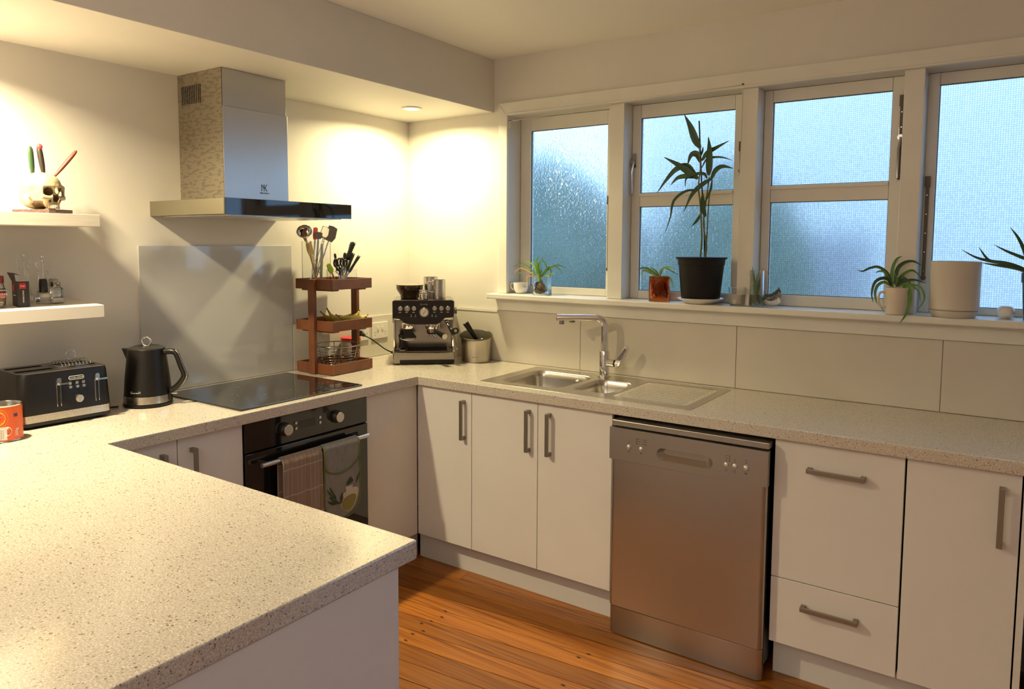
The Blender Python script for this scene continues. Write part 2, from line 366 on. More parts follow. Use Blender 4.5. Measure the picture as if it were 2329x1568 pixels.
# ================================================================ SETTING
X1, Y0, ZC, ZS, XS = 5.4, -6.2, 2.4325, 2.166, .594
wl = struct('wall_left', M().box(-.12, 0, Y0, .15, FL - .06, ZC + .1), wall_p)
struct('wall_right', M().box(X1, X1 + .12, Y0, .15, FL - .06, ZC + .1), wall_p)
struct('wall_front', M().box(0, X1, Y0 - .12, Y0, FL - .06, ZC + .1), wall_p)
WX0, WX1, WZ0, WZ1 = .69, 3.10, 1.235, 2.14
wb = M()
wb.box(0, WX0, 0, .15, FL - .06, ZC + .1).box(WX1, 3.6, 0, .15, FL - .06, ZC + .1).box(5.1, X1, 0, .15, FL - .06, ZC + .1)
wb.box(3.6, 5.1, 0, .15, FL - .06, .10).box(3.6, 5.1, 0, .15, 2.14, ZC + .1)
wb.box(WX0, WX1, 0, .15, FL - .06, 1.20).box(WX0, WX1, 0, .15, WZ1, ZC + .1)
wback = struct('wall_back', wb, wall_p)
struct('ceiling', M().box(0, X1, Y0, 0, ZC, ZC + .1), ceil_p)
bulk = struct('ceiling_bulkhead', M().box(0, XS, Y0, 0, ZS, ZC), [wall_p], bevel=.002)
# floor: base and individual boards, laid a few degrees off the cabinet line
fl = struct('floor', M().box(0, X1, Y0, 0, FL - .06, FL - .022), dark_gap)
ang = math.radians(5.4); dv = Vector((math.cos(ang), math.sin(ang))); nv = Vector((-math.sin(ang), math.cos(ang)))
PW = .0925
s0 = -1.137
rnd = random.Random(5)
def clip_poly(poly, x0, x1, y0, y1):
    def cl(p, ins, isect):
        o = []
        for i in range(len(p)):
            a, b = p[i - 1], p[i]
            if ins(b):
                if not ins(a): o.append(isect(a, b))
                o.append(b)
            elif ins(a): o.append(isect(a, b))
        return o
    def ix(c): return lambda a, b: (c, a[1] + (b[1] - a[1]) * (c - a[0]) / (b[0] - a[0]))
    def iy(c): return lambda a, b: (a[0] + (b[0] - a[0]) * (c - a[1]) / (b[1] - a[1]), c)
    for ins, f in ((lambda p: p[0] >= x0, ix(x0)), (lambda p: p[0] <= x1, ix(x1)), (lambda p: p[1] >= y0, iy(y0)), (lambda p: p[1] <= y1, iy(y1))):
        poly = cl(poly, ins, f)
        if len(poly) < 3: return []
    return poly
for k in range(-54, 14):
    c = s0 + k * PW
    lo, hi = c + .0014 + .0014 * (k % 2), c + PW - .0012
    cut = [-1.2] + ([rnd.uniform(.2, 2.2), rnd.uniform(3.0, 4.4)] if (k < -9 or k % 4 == 1) else [3.2 + rnd.uniform(-.5, .8)]) + [6.2]
    for a, b in zip(cut[:-1], cut[1:]):
        q = [tuple(dv * t + nv * s) for t, s in ((a + .0006, lo), (b - .0006, lo), (b - .0006, hi), (a + .0006, hi))]
        q = clip_poly(q, .002, X1 - .002, Y0 + .002, -.002)
        if len(q) < 3: continue
        if max(y for x, y in q) < -4.0 and k % 1 == 0 and min(x for x, y in q) > 5.3: continue
        o = build('floorboard', M().prism(q, FL - .021, FL + rnd.uniform(-.0003, .0003)), floor_m, parent=fl)
nh = M()
for j, (x, y) in enumerate([(.98, -.86), (1.0, -.905), (.985, -.955), (.965, -.99), (1.01, -1.03), (.99, -1.07), (1.0, -1.12), (.985, -1.16), (1.01, -1.215), (1.0, -1.255),
                            (1.62, -.80), (1.60, -.84), (1.64, -1.02), (1.66, -1.06), (1.63, -1.18), (1.95, -1.3), (1.93, -1.36)]):
    nh.prism([(x + .011 * math.cos(a) * (1 if k % 2 == 0 else .6), y + .0045 * math.sin(a)) for k, a in enumerate(np.linspace(0, 2 * PI, 9)[:-1])], FL + .0004, FL + .0007)
nh = build('nail_hole', nh, mat('nail_stain', (.03, .012, .006), .6), parent=fl); nh['kind'] = 'stuff'

# window joinery ------------------------------------------------
tr = M()
tr.prism([(.638, 1.2355), (.692, 1.2355), (.692, 2.14), (.638, 2.205)], -.020, 0, axis='y')
struct('trim_1', tr, trim_p, bevel=.003)                                   # left casing
struct('trim_2', M().prism([(.638, 2.205), (.692, 2.14), (3.10, 2.14), (3.168, 2.205)], -.020, 0, axis='y').box(.69, 3.10, -.026, -.0205, 2.140, 2.150), trim_p, bevel=.003)
struct('trim_3', M().prism([(3.10, 1.2355), (3.168, 1.2355), (3.168, 2.205), (3.10, 2.14)], -.020, 0, axis='y'), trim_p, bevel=.003)
for i, (a, b) in enumerate(((1.262, 1.337), (1.877, 1.945), (2.480, 2.547))):
    struct('trim_%d' % (4 + i), M().box(a, b, -.003, .149, 1.2355, 2.14), trim_p, bevel=.002)
struct('window_sill', M().box(.606, 3.20, -.080, .0, 1.209, 1.235).box(.69, 3.10, .0, .148, 1.209, 1.235), trim_p, bevel=.005, seg=3)
struct('trim_7', M().box(.640, 3.17, -.022, -.0005, 1.148, 1.2085), trim_p, bevel=.002)   # apron

latch_m = mat('old_brass_latch', (.10, .08, .06), .4, .8)
putty = mat('window_putty', (.10, .09, .08), .8)
def sash(n, x0, x1, yf, z0, z1, panes, mid=None):
    """x0..x1 frame outside, panes: list of (gx0, gx1, gz0, gz1)"""
    m = M(); gx0 = min(p[0] for p in panes); gx1 = max(p[1] for p in panes)
    T = .034
    w = thing('window_%d' % n, 'x', 'window', ((x0 + x1) / 2, yf, z0)); w['kind'] = 'structure'; w['category'] = 'window'
    e = .0006
    build('stile', M().box(x0 + e, gx0, yf, yf + T, z0 + e, z1 - e), trim_p, parent=w, bevel=.002)
    build('stile', M().box(gx1, x1 - e, yf, yf + T, z0 + e, z1 - e), trim_p, parent=w, bevel=.002)
    zs = sorted(set([z0 + e] + [p[2] for p in panes] + [p[3] for p in panes] + [z1 - e]))
    for a, b in zip(zs[0::2], zs[1::2]):
        build('rail', M().box(gx0 + e, gx1 - e, yf + .0005, yf + T, a, b), trim_p, parent=w, bevel=.002)
        if a > z0 + .1 and b < z1 - .1:
            build('drip_bead', M().box(gx0 + .001, gx1 - .001, yf - .006, yf, b - .016, b - .002), trim_p, parent=w, bevel=.002)
    for a, b, c, d in panes:
        build('pane', M().box(a - .002, b + .002, yf + .016, yf + .020, c - .002, d + .002), frost, parent=w)
        pt = M(); k = .0028
        for q in ((a, a + k, c, d), (b - k, b, c, d), (a + k, b - k, c, c + k), (a + k, b - k, d - k, d)):
            pt.box(q[0] + .0003, q[1] - .0003, yf + .010, yf + .0158, q[2] + .0003, q[3] - .0003)
        build('glazing_line', pt, putty, parent=w)
    return w
w1 = sash(1, .692, 1.261, .105, 1.2355, 2.139, [(.753, 1.198, 1.272, 2.072)])
w2 = sash(2, 1.338, 1.876, .085, 1.2355, 2.139, [(1.380, 1.822, 1.274, 1.668), (1.380, 1.822, 1.731, 2.078)])
w3 = sash(3, 1.946, 2.479, .085, 1.2355, 2.139, [(1.981, 2.431, 1.282, 1.672), (1.981, 2.431, 1.741, 2.088)])
w4 = sash(4, 2.548, 3.099, .105, 1.2355, 2.139, [(2.586, 3.045, 1.262, 2.095)])
for w, l in ((w1, 'left casement window with one tall patterned pane'), (w2, 'two-light window behind the bamboo plant'),
             (w3, 'two-light window with the stay on its right stile'), (w4, 'rightmost tall window cut by the frame edge')): w['label'] = l; del w['category']
w5 = M()
for a_, b_ in ((3.602, 3.65), (4.325, 4.375), (5.05, 5.098)): w5.box(a_, b_, .06, .10, .102, 2.138)
w5.box(3.651, 4.324, .06, .10, .102, .15).box(4.376, 5.049, .06, .10, .102, .15).box(3.651, 4.324, .06, .10, 2.09, 2.138).box(4.376, 5.049, .06, .10, 2.09, 2.138)
w5 = struct('window_5', w5, trim_p)  # added unseen glazed opening, put in for cool daylight fill
for a_, b_ in ((3.65, 4.325), (4.375, 5.05)): build('pane', M().box(a_, b_, .078, .081, .15, 2.09), mat('clear_window_glass', (1, 1, 1), 0, trans=1., ior=1.03), parent=w5)
# casement fasteners and stays
def fastener(x, y, z, w, s=1):
    m = M().box(x - .008, x + .008, y - .006, y, z + .02, z + .085).cyl((x, y - .006, z + .045), (x, y - .020, z + .045), .011, n=14)
    m.tube([(x + .002, y - .016, z + .045), (x - .004 * s, y - .022, z), (x - .004 * s, y - .018, z - .11)], [.006, .005, .004], 8)
    build('latch', m, chrome_d, parent=w, smooth=True)
fastener(1.352, .085, 1.83, w2)
def stay(x, y, z0, z1, w):
    m = M().box(x - .006, x + .006, y - .009, y - .005, z0, z1)
    for k in range(5): z = z0 + (z1 - z0) * (k + .5) / 5; m.cyl((x, y - .010, z), (x, y - .009, z), .002, n=8, mi=1)
    m.box(x - .009, x + .009, y - .014, y - .0001, z1 - .006, z1 + .035).cyl((x, y - .014, z0 + .01), (x, y, z0 + .01), .009, n=12)
    build('stay', m, [latch_m, chrome], parent=w)
stay(1.215, .105, 1.36, 1.69, w1); stay(1.855, .085, 1.80, 1.90, w2); stay(2.466, .085, 1.745, 2.03, w3); stay(2.562, .105, 1.36, 1.72, w4)
fastener(2.466, .083, 1.86, w3)

# tiles (parts of the walls)
tile_m = mat('cream_tile', (.62, .58, .51), .20, noise=(5, (1, 1, 1), .04)); grout = mat('grout', (.34, .30, .25), .8)
build('grout', M().box(.354, 3.3, -.0055, -.0002, .8775, 1.1455), grout, parent=wback)
xs = [.3535, 1.1242 - .0, 1.8858, 2.6474, 3.32]; xs[1] = 1.1242
for a, b in zip(xs[:-1], xs[1:]):
    build('tile', M().box(a + .0012, b - .0012, -.0085, -.0056, .8785, 1.1460), tile_m, parent=wback, bevel=.0008)
build('tile_edge_trim', M().box(.354, .627, -.0110, -.0090, 1.134, 1.1465), trim_p, parent=wback)
build('tile', M().box(.0002, .008, -.826, -.416, .8785, 1.098), tile_m, parent=wl, bevel=.0008)
build('tile', M().box(.0002, .008, -.4135, -.0095, .8785, 1.098), tile_m, parent=wl, bevel=.0008)

# cord strung across the window heads
cd = spline([(.711, -.024, 2.108), (1.1, -.026, 2.122), (1.5, -.028, 2.14), (1.886, -.030, 2.152)], 6)
cdm = mat('blind_cord', (.62, .55, .42), .8)
t = thing('window_cord', 'thin pale cord strung between hooks across the top of the left windows', 'cord', (.711, -.02, 2.1))
build('cord', M().tube(cd, .0016, 6), cdm, parent=t)
build('cord', M().tube(spline([(1.886, -.022, 2.15), (1.884, -.020, 1.9), (1.880, -.021, 1.78)], 5), .0016, 6), cdm, parent=t)
build('hook', M().cyl((.711, -.0, 2.112), (.711, -.03, 2.112), .003, n=8), latch_m, parent=t); build('hook', M().cyl((1.887, -.0, 2.155), (1.887, -.034, 2.155), .003, n=8), latch_m, parent=t)
build('knot', M().tube(spline([(.711, -.024, 2.112), (.716, -.026, 2.10), (.712, -.026, 2.085), (.708, -.024, 2.075)], 4), [.0025] * 13, 6), cdm, parent=t)

# downlight
def downlight(x, y, label):
    t = thing('downlight', label, 'downlight', (x, y, ZS - .006), group='downlights in the lowered ceiling')
    build('trim_ring', M().lathe([(.034, 0), (.050, 0), (.053, .0045), (.053, .0058), (.034, .0058), (.034, 0)], cap=False), mat('downlight_ring', (.8, .78, .72), .4), parent=t, local=True, smooth=True)
    build('diffuser', M().lathe([(.0335, .003), (.0335, .0055)]), lamp_em, parent=t, local=True)
for (x, y), l in zip(LAMPS, ('round recessed downlight above the open shelves, left of frame', 'round recessed downlight glowing above the coffee machine corner')): downlight(x, y, l)

# ---------------------------------------------------------------- outside
def bumpy(c, r, sc, seed, n=14):
    rr = random.Random(seed); m = M().sphere(c, r, n, sc=sc); ph = [rr.uniform(0, 6) for _ in range(6)]
    m.v = [(x + .09 * r * math.sin(9 * y / r + ph[0]) * math.cos(7 * z / r + ph[1]), y + .09 * r * math.sin(8 * z / r + ph[2]), z + .1 * r * math.sin(8 * x / r + ph[3]) * math.cos(6 * y / r + ph[4])) for x, y, z in m.v]
    return m
struct('ground_outside', M().box(-6, 14, .2, 12, -1.1, -1.0), mat('lawn', (.09, .13, .05), .9))
fol = mat('hedge_foliage', (.17, .22, .17), .8, noise=(6, (1, 1, 1), .5))
for i, (c, r, sc, l) in enumerate((((-1.32, 3.4, .8), 1.2, (1, .6, 1.35), 'dark shrub behind the left casement window'), ((.86, 3.0, .5), .75, (1.0, .6, 2.25), 'lower shrub behind the bamboo plant window'),
                                   ((-4.9, 4.6, 1.4), 1.6, (1, .7, 1.3), 'tall shrub furthest left outside'))):
    solo('garden_shrub', bumpy(c, r, sc, i), fol, l, 'shrub', smooth='full')
t = thing('neighbouring_house', 'pale weatherboard house wall outside the right windows', 'house', (1.7, 4.6, -1.0))
hw = mat('weatherboard', (.80, .80, .78), .7)
build('wall', M().box(-.75, 6.5, 4.62, 4.8, -1.0, 3.5), hw, parent=t)
for k in range(23): build('weatherboard', M().prism([(4.60, -.98 + k * .19), (4.62, -.98 + k * .19), (4.62, -.79 + k * .19), (4.612, -.79 + k * .19)], -.75, 6.5, axis='x'), hw, parent=t)
build('window', M().box(1.05, 1.7, 4.57, 4.60, .7, 1.6), mat('dark_window', (.42, .42, .46), .3), parent=t)

# ================================================================ JOINERY
ZB, ZT = .836, .877
YD, XD = -.576, .574      # door faces
# worktop: U shape with two sink bowls let in
wx = [0, .596, .957, 1.287, 1.313, 1.507, 1.861, 3.32]; wy = [-2.95, -2.005, -.596, -.478, -.122, 0]
wt = M(); idx = {}; 
def solidcell(i, j):
    x = (wx[i] + wx[i + 1]) / 2; y = (wy[j] + wy[j + 1]) / 2
    if y < -2.005: return x < 1.861
    if y < -.596: return x < .596
    if -.478 < y < -.122 and (.957 < x < 1.287 or 1.313 < x < 1.507): return False
    return True
def vid(i, j, k):
    if (i, j, k) not in idx: idx[(i, j, k)] = len(wt.v); wt.v.append((wx[i] + (.0005 if i == 0 else 0), wy[j] - (.0005 if j == 5 else 0), (ZB, ZT)[k]))
    return idx[(i, j, k)]
cells = {(i, j) for i in range(7) for j in range(5) if solidcell(i, j)}
for i, j in cells:
    wt.f.append((vid(i, j, 1), vid(i + 1, j, 1), vid(i + 1, j + 1, 1), vid(i, j + 1, 1))); wt.f.append((vid(i, j + 1, 0), vid(i + 1, j + 1, 0), vid(i + 1, j, 0), vid(i, j, 0)))
    for di, dj, a, b in ((-1, 0, (0, 1), (0, 0)), (1, 0, (1, 0), (1, 1)), (0, -1, (0, 0), (1, 0)), (0, 1, (1, 1), (0, 1))):
        if (i + di, j + dj) not in cells:
            wt.f.append((vid(i + a[0], j + a[1], 0), vid(i + b[0], j + b[1], 0), vid(i + b[0], j + b[1], 1), vid(i + a[0], j + a[1], 1)))
wt.mi = [0] * len(wt.f)
solo('worktop', wt, quartz_m, 'speckled cream stone worktop running round three sides of the kitchen', 'worktop', bevel=.0035, seg=3)

def handle(parent, p, length, axis, out):
    """p: centre on the door face; axis 'z','x','y' run; out: outward unit"""
    L = length / 2; o = Vector(out); c = Vector(p)
    a = {'z': Vector((0, 0, 1)), 'x': Vector((1, 0, 0)), 'y': Vector((0, 1, 0))}[axis]; w = a.cross(o)
    m = M()
    def bx(c0, ha, ho, hw):
        vs = [c0 + a * ha * i + o * ho * j + w * hw * k for i in (-1, 1) for j in (-1, 1) for k in (-1, 1)]
        m.add(vs, [(0, 1, 3, 2), (4, 6, 7, 5), (0, 4, 5, 1), (2, 3, 7, 6), (0, 2, 6, 4), (1, 5, 7, 3)])
    bx(c + o * .027, L, .0042, .0075)
    bx(c + o * .0116 + a * (L - .0075), .0075, .0112, .0075); bx(c + o * .0116 - a * (L - .0075), .0075, .0112, .0075)
    return build('handle', m, handle_m, parent=parent, bevel=.001)
G = .0016
def door(parent, x0, x1, z0, z1, hp, ha, name='door'):
    d = build(name, M().box(x0 + G, x1 - G, YD, YD + .018, z0, z1), cab_p, parent=parent, bevel=.0012)
    if hp: handle(d, (hp[0], YD, hp[1]), .178, ha, (0, -1, 0))
    return d
ZD0, ZD1 = .1165, .832
def carcass(t, x0, x1, y0=YD + .0185, y1=-.02): return build('carcass', M().box(x0 + .0005, x1 - .0005, y0, y1, ZD0, ZB - .0015), dark_gap, parent=t)
t = thing('corner_cabinet', 'white base cabinet with one handled door in the inner corner', 'cabinet', (.75, -.3, FL))
carcass(t, .60, .8967, y1=-.3); door(t, .575, .8967, ZD0, ZD1, (.856, .706), 'z')
build('filler_panel', M().box(XD - .018, XD, -.904, -.578, ZD0, ZD1), cab_p, parent=t, bevel=.001)
t = thing('sink_cabinet', 'white double-door base cabinet under the sink', 'cabinet', (1.24, -.3, FL))
scs = M().box(.8972, 1.59, YD + .0185, YD + .03, ZD0, ZB - .0015).box(.8972, .915, YD + .0305, -.02, ZD0, ZB - .0015).box(1.572, 1.59, YD + .0305, -.02, ZD0, ZB - .0015)
build('carcass', scs, dark_gap, parent=t)
door(t, .8967, 1.2453, ZD0, ZD1, (1.203, .709), 'z'); door(t, 1.2453, 1.5908, ZD0, ZD1, (1.305, .708), 'z')
t = thing('drawer_cabinet', 'white base unit with one deep and one low drawer right of dishwasher', 'cabinet', (2.4, -.3, FL))
carcass(t, 2.2247, 2.602); 
d = door(t, 2.2065, 2.6035, .3515, ZD1, (2.405, .746), 'x', 'drawer'); d = door(t, 2.2065, 2.6035, ZD0, .3485, (2.401, .2695), 'x', 'drawer')
t = thing('end_cabinet', 'white single-door base cabinet at the right end of the run', 'cabinet', (2.75, -.3, FL))
carcass(t, 2.606, 2.903); door(t, 2.6060, 2.9035, ZD0, ZD1, (2.855, .703), 'z')
build('end_panel', M().box(2.9065, 2.9245, YD - .0, -.02, FL + .001, ZD1), cab_p, parent=t, bevel=.001)
t = thing('tall_dark_appliance', 'dark appliance side beyond the end panel at right edge', 'appliance', (3.1, -.3, FL))
build('body', M().box(2.95, 3.30, -.52, -.03, FL + .001, .83), black_pl, parent=t, bevel=.004)
build('door', M().box(2.952, 3.298, -.545, -.522, FL + .03, .82), black_pl, parent=t, bevel=.006)
for a, b, l in ((.532, 1.592, 'white kickboard under the corner and sink cabinets'), (2.2085, 2.905, 'white kickboard under the drawer and end cabinets')):
    solo('kickboard', M().box(a, b, -.512, -.496, FL + .001, ZD0 - .001), kick_p, l, 'kickboard')
solo('kickboard', M().box(.500, .516, -1.99, -.514, FL + .001, ZD0 - .001), kick_p, 'white kickboard below the oven side of the run', 'kickboard')
# stove side
t = thing('oven_side_cabinet', 'white two-door base cabinet left of the oven', 'cabinet', (.3, -1.76, FL))
build('carcass', M().box(.02, XD - .0185, -1.998, -1.5145, ZD0, ZB - .0015), dark_gap, parent=t)
for a, b, hy in ((-1.766, -1.5145, -1.716), (-1.998, -1.766, -1.822)):
    d = build('door', M().box(XD - .018, XD, a + G, b - G, ZD0, ZD1), cab_p, parent=t, bevel=.0012); handle(d, (XD, hy, .706), .178, 'z', (1, 0, 0))
t = thing('peninsula_cabinet', 'white panelled base under the near worktop peninsula', 'cabinet', (1.2, -2.4, FL))
build('end_panel', M().box(1.838, 1.858, -2.66, -2.058, FL + .001, ZB - .0008), cab_p, parent=t, bevel=.001)
build('back_panel', M().box(.02, 1.8375, -2.66, -2.64, FL + .001, ZB - .0008), cab_p, parent=t, bevel=.001)
build('front_panel', M().box(.60, 1.8375, -2.078, -2.060, FL + .001, ZB - .0008), cab_p, parent=t, bevel=.001)

# glass splashback
solo('glass_splashback', M().box(.001, .0075, -1.568, -.829, .8785, 1.476), mat('backpainted_glass', (.50, .50, .50), .05, ior=1.6), 'pale glossy glass splashback panel behind the hob', 'splashback', bevel=.001)

# ================================================================ SINK, TAP
def loops_fill(outer, inners, z):
    b = bmesh.new(); es = []
    for lp in [outer] + inners:
        vs = [b.verts.new((x, y, z)) for x, y in lp]
        for i in range(len(vs)): es.append(b.edges.new((vs[i - 1], vs[i])))
    bmesh.ops.triangle_fill(b, use_beauty=True, use_dissolve=False, edges=es)
    b.verts.index_update(); v = [tuple(p.co) for p in b.verts]; f = [tuple(q.index for q in p.verts) for p in b.faces]; b.free(); return v, f
def loft(m, rings, cap_last=True, mi=0):
    n = len(rings[0]); vs = [p for r in rings for p in r]; fs = []
    for j in range(len(rings) - 1):
        for i in range(n): fs.append((j * n + i, j * n + (i + 1) % n, (j + 1) * n + (i + 1) % n, (j + 1) * n + i))
    if cap_last: fs.append(tuple(range((len(rings) - 1) * n, len(rings) * n)))
    return m.add(vs, fs, mi)
def rr3(x0, x1, y0, y1, r, i, z): return [(x, y, z) for x, y in rrect(x0 + i, x1 - i, y0 + i, y1 - i, max(r - i * .5, .002), 7)]
t = thing('inset_sink', 'stainless inset sink with bowl, half bowl and ribbed drainer', 'sink', (1.39, -.285, ZT))
B1 = (.962, 1.282, -.472, -.128, .055); B2 = (1.318, 1.502, -.447, -.168, .045); DR = (1.524, 1.848, -.470, -.095, .02)
zf = ZT + .0022
v, f = loops_fill(rrect(.901, 1.885, -.5235, -.048, .012), [rrect(*B1), rrect(*B2), rrect(*DR)], zf)
m = M().add(v, f)
o1 = rrect(.901, 1.885, -.5235, -.048, .012)
loft(m, [[(x, y, zf) for x, y in o1], [(x + (.0015 if x > 1.4 else -.0015), y + (.0015 if y > -.28 else -.0015), ZT + .0002) for x, y in o1]], cap_last=False)
build('deck', m, steel_h, parent=t, smooth=True)
for B, dep in ((B1, .155), (B2, .10)):
    x0, x1, y0, y1, r = B; m = M()
    loft(m, [rr3(x0, x1, y0, y1, r, i, zf + dz) for i, dz in ((0, 0), (.003, -.0015), (.006, -.006), (.009, -.03), (.016, -dep + .02), (.024, -dep + .006), (.040, -dep))])
    b_ = build('bowl', m, steel_h, parent=t, smooth=True)
    cx, cy = (x0 + x1) / 2, (y0 + y1) / 2
    build('drain', M().lathe([(.0, 0), (.028, .0), (.036, .001), (.042, .004)], (cx, cy, zf - dep + .0005), cap=False), chrome, parent=b_, smooth=True)
x0, x1, y0, y1, r = DR; m = M()
loft(m, [rr3(x0, x1, y0, y1, r, i, zf + dz) for i, dz in ((0, 0), (.003, -.002), (.008, -.0045))], cap_last=False)
m.grid(lambda u, v: (x0 + .008 + (x1 - x0 - .016) * u, y0 + .008 + (y1 - y0 - .016) * v, zf - .0046 + .0016 * (1 + math.cos(2 * PI * (v * 12 + .5))) * min(1, min(u, 1 - u) * 18)), 40, 192)
build('drainer', m, steel_h, parent=t, smooth=True)
build('overflow', M().lathe([(0, .012), (.016, .012), (.021, .008), (.023, 0)][::-1], (0, 0, 0)), steel, parent=t, smooth=True, local=True).matrix_local = Matrix.Translation((1.194 - 1.39, -.143 + .285, -.040)) @ Matrix.Rotation(PI / 2, 4, 'X')

t = thing('kitchen_tap', 'chrome mixer tap with horizontal spout and angled lever behind the sink', 'tap', (1.302, -.096, ZT + .002))
tx, ty = 1.302, -.096; z0 = ZT + .0025
build('base_ring', M().lathe([(.030, 0), (.030, .004), (.025, .008)], (tx, ty, z0)), chrome, parent=t, smooth=True)
build('body', M().lathe([(.0235, .008), (.0235, .118), (.0225, .120)], (tx, ty, z0)).cyl((tx, ty, z0 + .066), (tx + .056, ty - .004, z0 + .066), .0175, n=28), chrome, parent=t, smooth=True)
build('seal', M().cyl((tx + .0565, ty - .004, z0 + .066), (tx + .062, ty - .0045, z0 + .066), .0165, n=24), rubber, parent=t, smooth=True)
lv = M().cyl((tx + .0625, ty - .0045, z0 + .066), (tx + .078, ty - .005, z0 + .066), .0175, n=28)
lv.prism([(tx + .062, z0 + .050), (tx + .082, z0 + .052), (tx + .122, z0 + .135), (tx + .114, z0 + .152), (tx + .066, z0 + .084)], ty - .020, ty + .010, axis='y')
build('lever', lv, chrome, parent=t, smooth=True, bevel=.002)
sp = [(tx, ty, z0 + .119), (tx, ty, z0 + .20)] + [(tx - .04 * (1 - math.cos(a)) * .886, ty - .04 * (1 - math.cos(a)) * .463, z0 + .232 + .04 * math.sin(a)) for a in np.linspace(0, PI / 2, 9)] + [(tx - .196, ty - .102, z0 + .270)]
build('spout', M().tube(sp, .0168, 22), chrome, parent=t, smooth=True)
e = Vector((tx - .196, ty - .102, z0 + .270)); dd = Vector((-.886, -.463, 0))
build('spout_cap', M().cyl(e, e + dd * .003, .0145, n=22), mat('copper_cap', (.50, .18, .10), .3, .8), parent=t, smooth=True)
build('nozzle', M().cyl(e - dd * .022 - Vector((0, 0, .012)), e - dd * .022 - Vector((0, 0, .030)), .0115, n=20).box(e.x + .050, e.x + .075, e.y + .026, e.y + .038, e.z - .021, e.z - .0155), chrome_d, parent=t, smooth=True)

# ================================================================ HOB, OVEN, HOOD
t = thing('cooktop', 'black glass hob set into the worktop above the oven', 'cooktop', (.305, -1.21, ZT))
build('glass_top', M().prism(rrect(.052, .560, -1.5105, -.9065, .006, 3), ZT + .0005, ZT + .006), black_gl, parent=t, bevel=.0015)
mk = M()
for cx, cy, r in ((.19, -1.36, .10), (.19, -1.06, .075), (.40, -1.36, .075), (.40, -1.06, .10)):
    for k in range(4): a = k * PI / 2; mk.box(cx + r * math.cos(a) - .004, cx + r * math.cos(a) + .004, cy + r * math.sin(a) - .004, cy + r * math.sin(a) + .004, ZT + .0061, ZT + .0062)
for k in range(7): mk.box(.530, .534, -1.33 + k * .035, -1.315 + k * .035, ZT + .0061, ZT + .0062)
build('touch_marks', mk, print_gy, parent=t)['kind'] = 'stuff'

t = thing('built_in_oven', 'black built-in oven with two steel knobs and steel bar handle', 'oven', (.3, -1.21, ZD0))
OY0, OY1 = -1.5115, -.9060
build('body', M().box(.03, .560, OY0 + .004, OY1 - .004, .20, .83), black_pl, parent=t)
build('control_panel', M().box(.5605, .582, OY0, OY1, .7245, .8325), black_gl, parent=t, bevel=.0015)
build('door', M().box(.5605, .584, OY0, OY1, .235, .7175), black_gl, parent=t, bevel=.0015)
build('plinth', M().box(.5605, .578, OY0, OY1, .1175, .2315), black_en, parent=t, bevel=.001)
build('display', M().box(.5815, .5826, -1.268, -1.187, .766, .797), lcd, parent=t)
for ky in (-1.339, -1.082):
    k = build('knob', M().cyl((.582, ky, .780), (.588, ky, .780), .027, n=32, mi=1).cyl((.588, ky, .780), (.612, ky, .780), .0215, .0205, n=32), [steel, black_en], parent=t, smooth=True, bevel=.001)
for by in (-1.284, -1.165):
    for bz in (.793, .772): build('button', M().cyl((.582, by, bz), (.586, by, bz), .0055, n=16), steel, parent=t, smooth=True)
build('handle', M().cyl((.620, -1.470, .676), (.620, -.936, .676), .0095, n=24).cyl((.584, -1.44, .676), (.618, -1.44, .676), .006, n=12).cyl((.584, -.97, .676), (.618, -.97, .676), .006, n=12), steel, parent=t, smooth=True)

t = thing('range_hood', 'stainless range hood with chimney and black glass front canopy', 'range hood', (.25, -1.21, 1.59))
HY0, HY1 = -1.512, -.904
build('canopy', M().box(.001, .4915, HY0, HY1, 1.594, 1.652), mat('hood_canopy_steel', (.30, .27, .20), .42, .9), parent=t, bevel=.001)
build('front_glass', M().box(.492, .500, HY0, HY1, 1.593, 1.653), black_gl, parent=t, bevel=.001)
build('filter', M().box(.03, .47, -1.48, -1.215, 1.590, 1.5935), steel, parent=t); build('filter', M().box(.03, .47, -1.205, -.935, 1.590, 1.5935), steel, parent=t)
chim = build('chimney', M().box(.001, .300, -1.377, -1.072, 1.6525, 2.020), steel, parent=t, bevel=.001)
build('chimney_top', M().box(.001, .2985, -1.3755, -1.077, 2.0205, ZS - .001), mat('hood_upper_steel', (.52, .49, .43), .33, 1.), parent=t, bevel=.001)
build('side_plate', M().box(.0015, .2975, -1.3782, -1.3776, 1.653, ZS - .002), hood_side_m, parent=t)
vs_ = M()
for k in range(11): y = .030 + k * .0125; vs_.box(y, y + .0045, -1.3792, -1.3784, 2.045, 2.118)
vn = build('vent_slot', vs_, dark_gap, parent=t)
lg = build('logo', M().box(.3002, .3005, -1.2075, -1.2045, 1.700, 1.728).add([(.3004, -1.2045, 1.728), (.3004, -1.196, 1.716), (.3004, -1.196, 1.7115), (.3004, -1.2045, 1.7235)], [(0, 1, 2, 3)])
      .box(.3002, .3005, -1.1960, -1.1930, 1.700, 1.728).add([(.3004, -1.193, 1.714), (.3004, -1.183, 1.728), (.3004, -1.179, 1.728), (.3004, -1.190, 1.714)], [(0, 1, 2, 3)])
      .add([(.3004, -1.192, 1.716), (.3004, -1.189, 1.718), (.3004, -1.179, 1.700), (.3004, -1.183, 1.700)], [(0, 1, 2, 3)]), print_dk, parent=t)
text('brand_lettering', 'Maple Kitchen', .0075, (.3008 - .25, -1.193 + 1.21, 1.693 - 1.59), (0, 1, 0), (0, 0, 1), print_dk, t)

